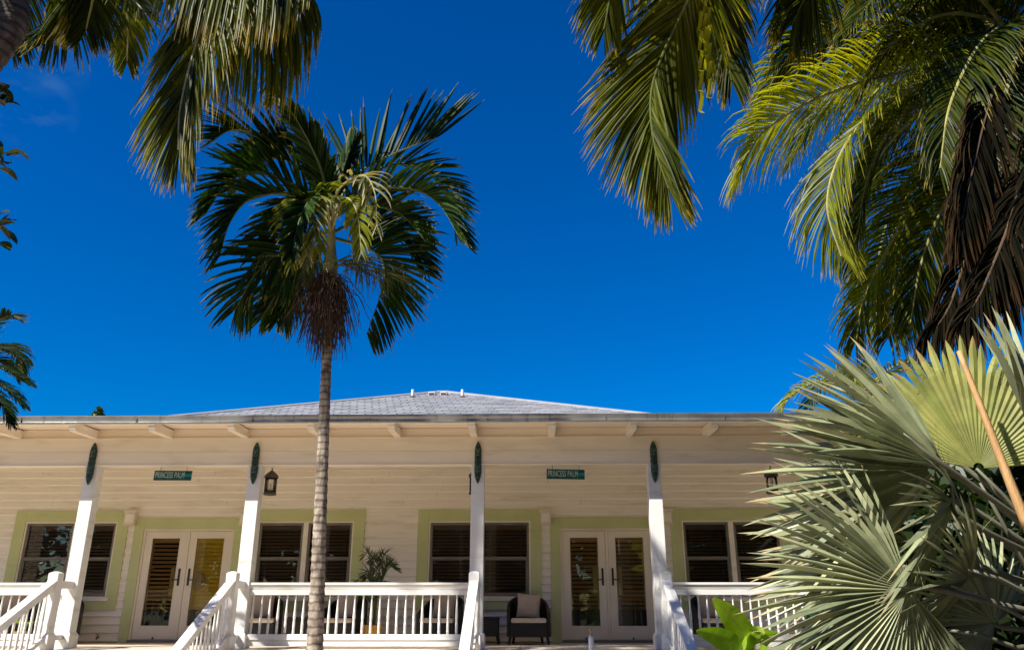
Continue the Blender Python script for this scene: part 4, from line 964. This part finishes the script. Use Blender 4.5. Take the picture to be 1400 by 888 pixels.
for q, (pp, wd, S, tn) in enumerate((([(1016, 876, 11.1), (1002, 846, 10.95), (975, 817, 10.8)], .33, (.85, -.1, .55), .85),
                      ([(1000, 884, 11.0), (982, 868, 10.9), (952, 861, 10.8)], .30, (.3, -.5, .8), .3),
                      ([(1010, 874, 11.3), (1012, 862, 11.5), (1003, 850, 11.7)], .22, (.8, -.3, .3), .3),
                      ([(1030, 884, 11.1), (1045, 872, 11.0), (1066, 866, 10.9)], .24, (.3, -.6, .7), .6),
                      ([(1022, 872, 11.0), (1036, 862, 10.95), (1046, 866, 10.9)], .14, (.3, -.6, .7), .9),
                      ([(1030, 900, 10.7), (1040, 894, 10.5), (1060, 905, 10.3)], .26, (.3, -.5, .8), .5))):
    m = MB(); blade(m, [b0] + [at(a, b, c * KB) for a, b, c in pp], wd * KB, S, tint=tn, wave=.05, rng=random.Random(q), n=26); hb(m, "leaf", [BANANA, RACHIS], ba, smooth=True)

# potted palm behind the middle railing
pp_ = thing("potted_palm", "potted palm with feathery fronds behind the middle railing", "potted plant", (-2.92, 15.75, ZF))
POT = paint("yellow_glazed_pot", (.50, .26, .03), (.40, .2, .025), 4, .3, .05)
m = MB(); m.lathe(0, 0, [(.13, .003), (.15, .02), (.185, .30), (.20, .32), (.20, .345), (.175, .345), (.17, .31), (.01, .30)], 20); m.build("pot", POT, pp_, smooth=False)
rg = random.Random(21)
for k in range(15):
    a = k * 2.4 + rg.uniform(-.3, .3); hh = rg.uniform(.55, 1.35); sp_ = rg.uniform(.22, .5); h = V((math.cos(a), math.sin(a) * .75, 0)); b_ = V((-2.92, 15.75, ZF + .3))
    add_frond(pp_, [b_ + h * .04, b_ + h * .08 + V((0, 0, hh * .6)), b_ + h * (sp_ * .6) + V((0, 0, hh * .98)), b_ + h * sp_ + V((0, 0, hh * .92))], [ARECA, RACHIS_G], n=16, Lf=.26, wid=.022, droop=.5, r0=.007, start=.42, lift=.3, rng=rg, seg=3, a0=55, a1=25)
pq = thing("potted_plant", "small leafy potted plant behind the far left railing", "potted plant", (-9.2, 15.3, ZF))
m = MB(); m.lathe(0, 0, [(.10, .003), (.14, .2), (.15, .24), (.13, .24), (.01, .22)], 16); m.build("pot", POT, pq)
m = MB()
for k in range(12):
    a = k * 2.4; h = V((math.cos(a), math.sin(a), 0)); blade(m, [V((0, 0, .22)), h * .1 + V((0, 0, .36)), h * .24 + V((0, 0, .40))], .10, h.cross(V((0, 0, 1))), n=6, tint=rg.random())
m.build("foliage", [BANANA, RACHIS_G], pq)

# broad leaves poking in at the left edge
sg0 = at(-120, 330, 5.0)
sg = thing("broadleaf_tree", "dark broad leaves on twigs poking in at the left edge", "tree", (sg0.x, 5.0, 0))
m = MB(); m.tube([(sg0.x, 5, 0), (sg0.x, 5, 2), sg0, sg0 + V((.1, 0, 1.6))], [.09, .07, .05, .03], 8); hb(m, "trunk", BARK_BROWN, sg)
m = MB(); rg = random.Random(8)
for cx, cy, n in ((-2, 135, 7), (1, 214, 11), (-6, 308, 11), (-40, 170, 14), (-60, 270, 18), (-70, 360, 14), (-90, 220, 16)):
    c0 = at(cx, cy, 5.0); m.tube([sg0 + V((.05, 0, (c0.z - sg0.z) * .6)), c0], [.015, .006], 5, 1)
    for k in range(n):
        p0 = c0 + V((rg.gauss(0, .03), rg.gauss(0, .05), rg.gauss(0, .045))); d = V((rg.uniform(-.3, 1) if cx > -20 else rg.uniform(-1, .5), rg.uniform(-1, 1), rg.uniform(-.7, .4))).normalized()
        s = .13 if cx > -20 else .16
        blade(m, [p0, p0 + d * s * .5 + V((0, 0, .01)), p0 + d * s - V((0, 0, .015))], s * .62, d.cross(V((rg.uniform(-.4, .4), rg.uniform(-1, 0), 1))), n=6, tint=rg.random() * .8, rng=rg, rib=.002)
hb(m, "foliage", [BROAD, RACHIS_D], sg)

# ------------------------------------------------------------------ silver fan palm at right
def fan(mb, hub, dirv, nrm, Rr, nseg=46, spread=300, split=.46, cup=.12, droop=.10, rng=rnd, mi=0, fold=.7, tb=(0, 1), tear=.05):
    d = V(dirv).normalized(); n = V(nrm); n = (n - d * n.dot(d)).normalized(); s = d.cross(n)
    dth = R(spread) / nseg
    rs = [.04, .16, .30, split, .60, .72, .84, .93, 1.0]
    for i in range(nseg):
        th = -R(spread) / 2 + dth * (i + .5); e = abs(th) / (R(spread) / 2)
        ln = Rr * (1 - .20 * e ** 2.5) * rng.uniform(.93, 1.05)
        tr = tb[0] + (tb[1] - tb[0]) * rng.random(); rb = rng.random()
        jit = rng.gauss(0, .02); jn = rng.gauss(0, .045); roll = rng.gauss(0, .38); dr = droop * rng.uniform(.5, 1.6); broken = rng.random() < tear
        vs = []; ts = []
        for k, r in enumerate(rs):
            free = max(0, (r - split) / (1 - split)); tt_ = th + jit * free
            u = d * math.cos(tt_) + s * math.sin(tt_); v = -d * math.sin(tt_) + s * math.cos(tt_)
            rad = r * ln
            hw = rad * math.tan(dth / 2) if r <= split else split * ln * math.tan(dth / 2) * (1 - free ** 2.4) * (1 + .15 * free) * .98
            c = hub + u * rad + n * (-cup * r * r * Rr * (1 - .6 * math.cos(tt_) * .5) + jn * free * Rr) + G * (dr * Rr * free ** 1.7 * (2.6 if broken else 1))
            q_ = roll * min(1, free * 2.5); v2 = v * math.cos(q_) + n * math.sin(q_); n2 = n * math.cos(q_) - v * math.sin(q_)
            vs += [c - v2 * hw, c + n2 * (hw * fold * 2), c + v2 * hw]; ts += [(tr, r * .98, rb)] * 3
        fs = []
        for k in range(len(rs) - 1):
            o = k * 3; fs += [(o, o+1, o+4, o+3), (o+1, o+2, o+5, o+4)]
        mb.add(vs, fs, mi, ts)
    # threads between the segments
    for k in range(8):
        th = R(rng.uniform(-spread / 2, spread / 2)); u = d * math.cos(th) + s * math.sin(th); p0 = hub + u * Rr * split; p1 = hub + u * Rr * rng.uniform(.7, .95)
        mb.tube([p0, p0.lerp(p1, .5) + V((rng.gauss(0, .04), rng.gauss(0, .04), -.05)), p1 + V((rng.gauss(0, .06), 0, -.1))], .0016, 3, 2, cap=False)
heart = V((5.35, 7.0, 1.5))
bs = thing("fan_palm", "big silvery grey green fan palm spreading over the right side of the porch", "palm tree", (heart.x, heart.y, 0))
trunk(bs, [(heart.x, heart.y, 0), (heart.x, heart.y, .8), heart], .28, .22, BARK_BROWN, .1)
fans = [  # hub pixel, Y, direction (toward centre of the fan in px), radius m, normal, spread, mat, cup, pleat
 ((1243, 806, 6.2), (-.88, -.48), 1.30, (.38, -.92, .00), 215, BISM, .10, 1.0),
 ((1278, 640, 6.3), (-1, -.16), 1.44, (.34, -.82, -.42), 120, BISM, .22, 1.0),
 ((1292, 636, 6.0), (-.76, .60), 1.34, (.40, -.88, -.12), 70, BISM, .10, 1.0),
 ((1245, 742, 6.8), (-1, .04), 1.36, (.25, -.84, -.45), 100, BISM, .14, 1.0),
 ((1262, 690, 7.1), (-1, .10), 1.46, (.25, -.78, -.55), 100, BISM, .16, 1.0),
 ((1225, 775, 7.3), (-1, -.2), 1.28, (.28, -.80, -.50), 110, BISM, .14, 1.0),
 ((1268, 605, 7.2), (-1, .18), 1.36, (.30, -.76, -.50), 90, BISM, .14, 1.0),
 ((1338, 640, 6.5), (.08, 1), 1.14, (-.30, -.90, .30), 165, BISM_BACKLIT, .02, .35),
 ((1436, 650, 5.9), (-.16, 1), 1.42, (.72, -.66, .0), 62, BISM, .05, .9),
 ((1318, 700, 6.2), (-.25, .95), .85, (.90, -.30, -.3), 60, BISM, .2, .3),
 ((1300, 690, 6.4), (-.5, -.7), 1.15, (.75, -.5, -.45), 150, BISM, .2, .6),
 ((1325, 790, 6.6), (-.5, -.4), 1.05, (.75, -.45, -.5), 200, BISM, .2, .6),
 ((1360, 850, 6.9), (-.2, .2), .95, (.70, -.45, -.5), 240, BISM, .2, .6),
 ((1430, 900, 8.0), (.2, .4), 1.2, (.3, -.8, .5), 280, BISM, .15, .6),
]
for i, (hp_, dpx, rr, nr, spd, mt, cp, fo) in enumerate(fans):
    hub = at(*hp_); d = V((dpx[0], -.12, dpx[1])).normalized()
    rg = random.Random(40 + i); m = MB(); fan(m, hub, d, nr, rr, max(12, int(spd / (4.4 if mt is BISM_BACKLIT else 5.0))), spd, split=.70 if mt is BISM_BACKLIT else .40, rng=rg, cup=cp, fold=fo, tb=(0, 1), droop=.06)
    o = hb(m, "fan_leaf", [mt, PETIOLE_G, RACHIS], bs)
    if mt is BISM_BACKLIT: o["label"] = "yellow green leaf with a backlit look in its colour"
    if mt is BISM_BACKLIT: continue
    m = MB(); N_ = 14
    pt = spline([heart + V((rg.uniform(-.1, .1), rg.uniform(-.1, .1), 0)), heart.lerp(hub, .55) + V((0, .0, -.05)), hub - d * .05, hub + d * rr * .28], N_)
    m.tube(pt, [.03 * (1 - .75 * k / N_) + .004 for k in range(N_ + 1)], 7); hb(m, "petiole", PETIOLE if mt is BISM_BACKLIT else PETIOLE_G, bs, smooth=True)
# thick orange stalk in front of the yellow green leaf
m = MB(); pt = spline([heart + V((-.05, -.1, .2)), at(1450, 815, 5.9), at(1412, 735, 5.9), at(1378, 652, 5.95), at(1345, 566, 6.0), at(1311, 480, 6.05)], 20)
m.tube(pt, [.050 * (1 - .68 * k / 20) + .004 for k in range(21)], 8); o = hb(m, "petiole", PETIOLE, bs, smooth=True); o["label"] = "thick orange brown leaf stalk"
for a, b in (((1325, 778, 6.2), (1412, 815, 6.4)), ((1300, 800, 6.3), (1410, 850, 6.5)), ((1290, 860, 6.3), (1390, 885, 6.5)), ((1335, 640, 6.3), (1408, 720, 6.4)), ((1340, 660, 6.25), (1402, 775, 6.4))):
    m = MB(); A, B = at(*a), at(*b); m.tube([A, A.lerp(B, .5) + V((0, 0, .03)), B, heart], [.010, .015, .02, .03], 7); hb(m, "petiole", PETIOLE_G, bs, smooth=True)

# dark shrubs added behind the fan palm so its gaps look shaded
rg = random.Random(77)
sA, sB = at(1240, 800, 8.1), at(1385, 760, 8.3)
for x, y, h, lab in ((sA.x, 8.1, 2.35, "dark dense shrub added for dark gaps behind the silver fan palm, nearest the house"), (sB.x, 8.3, 3.3, "tall dark shrub added at the right edge for dark gaps behind the fan palm")):
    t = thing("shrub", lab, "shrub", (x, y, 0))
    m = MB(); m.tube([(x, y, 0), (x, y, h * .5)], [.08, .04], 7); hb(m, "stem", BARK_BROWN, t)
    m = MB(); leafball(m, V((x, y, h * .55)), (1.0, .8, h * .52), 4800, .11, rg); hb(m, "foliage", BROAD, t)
# the garden behind the photographer, seen only in the window glass
m = MB(); rg = random.Random(55)
for k in range(26):
    x = -30 + k * 2.4 + rg.uniform(-1, 1); y = rg.uniform(-16, -10); h = rg.uniform(10, 14)
    m.tube([(x, y, 0), (x, y, h * .6)], [.2, .1], 6, 1)
    leafball(m, V((x, y, h * .55)), (2.6, 1.9, h * .55), 900, .5, rg)
for k in range(12):  # unseen row at right, added to block sky light from the fan palm
    x = 10.5 + rg.uniform(0, 5); y = -9 + k * 1.7; h = rg.uniform(9, 12)
    m.tube([(x, y, 0), (x, y, h * .6)], [.2, .1], 6, 1); leafball(m, V((x, y, h * .55)), (2.2, 2.0, h * .55), 700, .5, rg)
tag(m.build("garden_trees", [BROAD, BARK_BROWN]), "dense dark garden trees facing the house, with an unseen row added to block sky", "trees", kind="stuff")

# ------------------------------------------------------------------ light and sky
EL, AZ_ = 43.6, 50.0
sd = bpy.data.lights.new("sun", 'SUN'); sd.energy = 4.0; sd.angle = R(.53); sd.color = (1, .95, .86)
so = bpy.data.objects.new("sun", sd); col.objects.link(so)
to = V((-math.sin(R(AZ_)) * math.cos(R(EL)), -math.cos(R(AZ_)) * math.cos(R(EL)), math.sin(R(EL))))
so.rotation_euler = to.to_track_quat('Z', 'Y').to_euler(); so.location = (-8, -12, 20)
wd = bpy.data.worlds.new("World"); scene.world = wd; wd.use_nodes = True; nt = wd.node_tree; nt.nodes.clear()
out = nd(nt, "ShaderNodeOutputWorld"); bg = nd(nt, "ShaderNodeBackground", Strength=.0555)
sk = nd(nt, "ShaderNodeTexSky"); sk.sky_type = 'NISHITA'; sk.sun_disc = False; sk.sun_elevation = R(EL); sk.sun_rotation = R(180 + AZ_); sk.air_density = 1.0; sk.dust_density = .2; sk.ozone_density = 3.0
hs = nd(nt, "ShaderNodeHueSaturation", Hue=.516, Saturation=1.95, Value=1.12); L(nt, sk, 0, hs, "Color")
# faint wisps of cloud
tc = nd(nt, "ShaderNodeTexCoord"); sp = nd(nt, "ShaderNodeSeparateXYZ")
def wisp(prev, d, size, amt, scale):
    dv = d.normalized()
    dp = nd(nt, "ShaderNodeVectorMath", operation="DOT_PRODUCT"); L(nt, tc, "Generated", dp, 0); dp.inputs[1].default_value = dv
    mr = nd(nt, "ShaderNodeMapRange"); mr.inputs[1].default_value = math.cos(size); mr.inputs[2].default_value = 1; L(nt, dp, "Value", mr, 0)
    mp = nd(nt, "ShaderNodeMapping"); mp.inputs["Scale"].default_value = (1, 1, 1.8); L(nt, tc, "Generated", mp, 0)
    n = nd(nt, "ShaderNodeTexNoise", Scale=scale, Detail=7.0); L(nt, mp, 0, n, "Vector"); r = ramp(nt, n, 0, [(.42, (0, 0, 0)), (.75, (1, 1, 1))])
    mu = nd(nt, "ShaderNodeMath", operation="MULTIPLY"); L(nt, mr, 0, mu, 0); L(nt, r, 0, mu, 1)
    m2 = nd(nt, "ShaderNodeMath", operation="MULTIPLY", use_clamp=True); L(nt, mu, 0, m2, 0); m2.inputs[1].default_value = amt
    mx = nd(nt, "ShaderNodeMixRGB"); L(nt, m2, 0, mx, 0); L(nt, prev, 0, mx, 1); mx.inputs[2].default_value = (3.0, 5.0, 6.3, 1); return mx
cp_ = V((0, 0, CZ))
w1 = wisp(hs, at(45, 150, 10) - cp_, .045, .20, 16); w2 = wisp(w1, at(70, 90, 10) - cp_, .04, .08, 20); w3 = w2
L(nt, w3, 0, bg, 0); L(nt, bg, 0, out, 0)
scene.view_settings.view_transform = 'Standard'; scene.view_settings.look = 'None'; scene.view_settings.exposure = 1.07; scene.view_settings.gamma = 1
scene.render.resolution_x = 1024; scene.render.resolution_y = 649
scene.cycles.max_bounces = 10; scene.cycles.diffuse_bounces = 5; scene.cycles.transparent_max_bounces = 16; scene.cycles.use_denoising = True
bpy.context.view_layer.update()
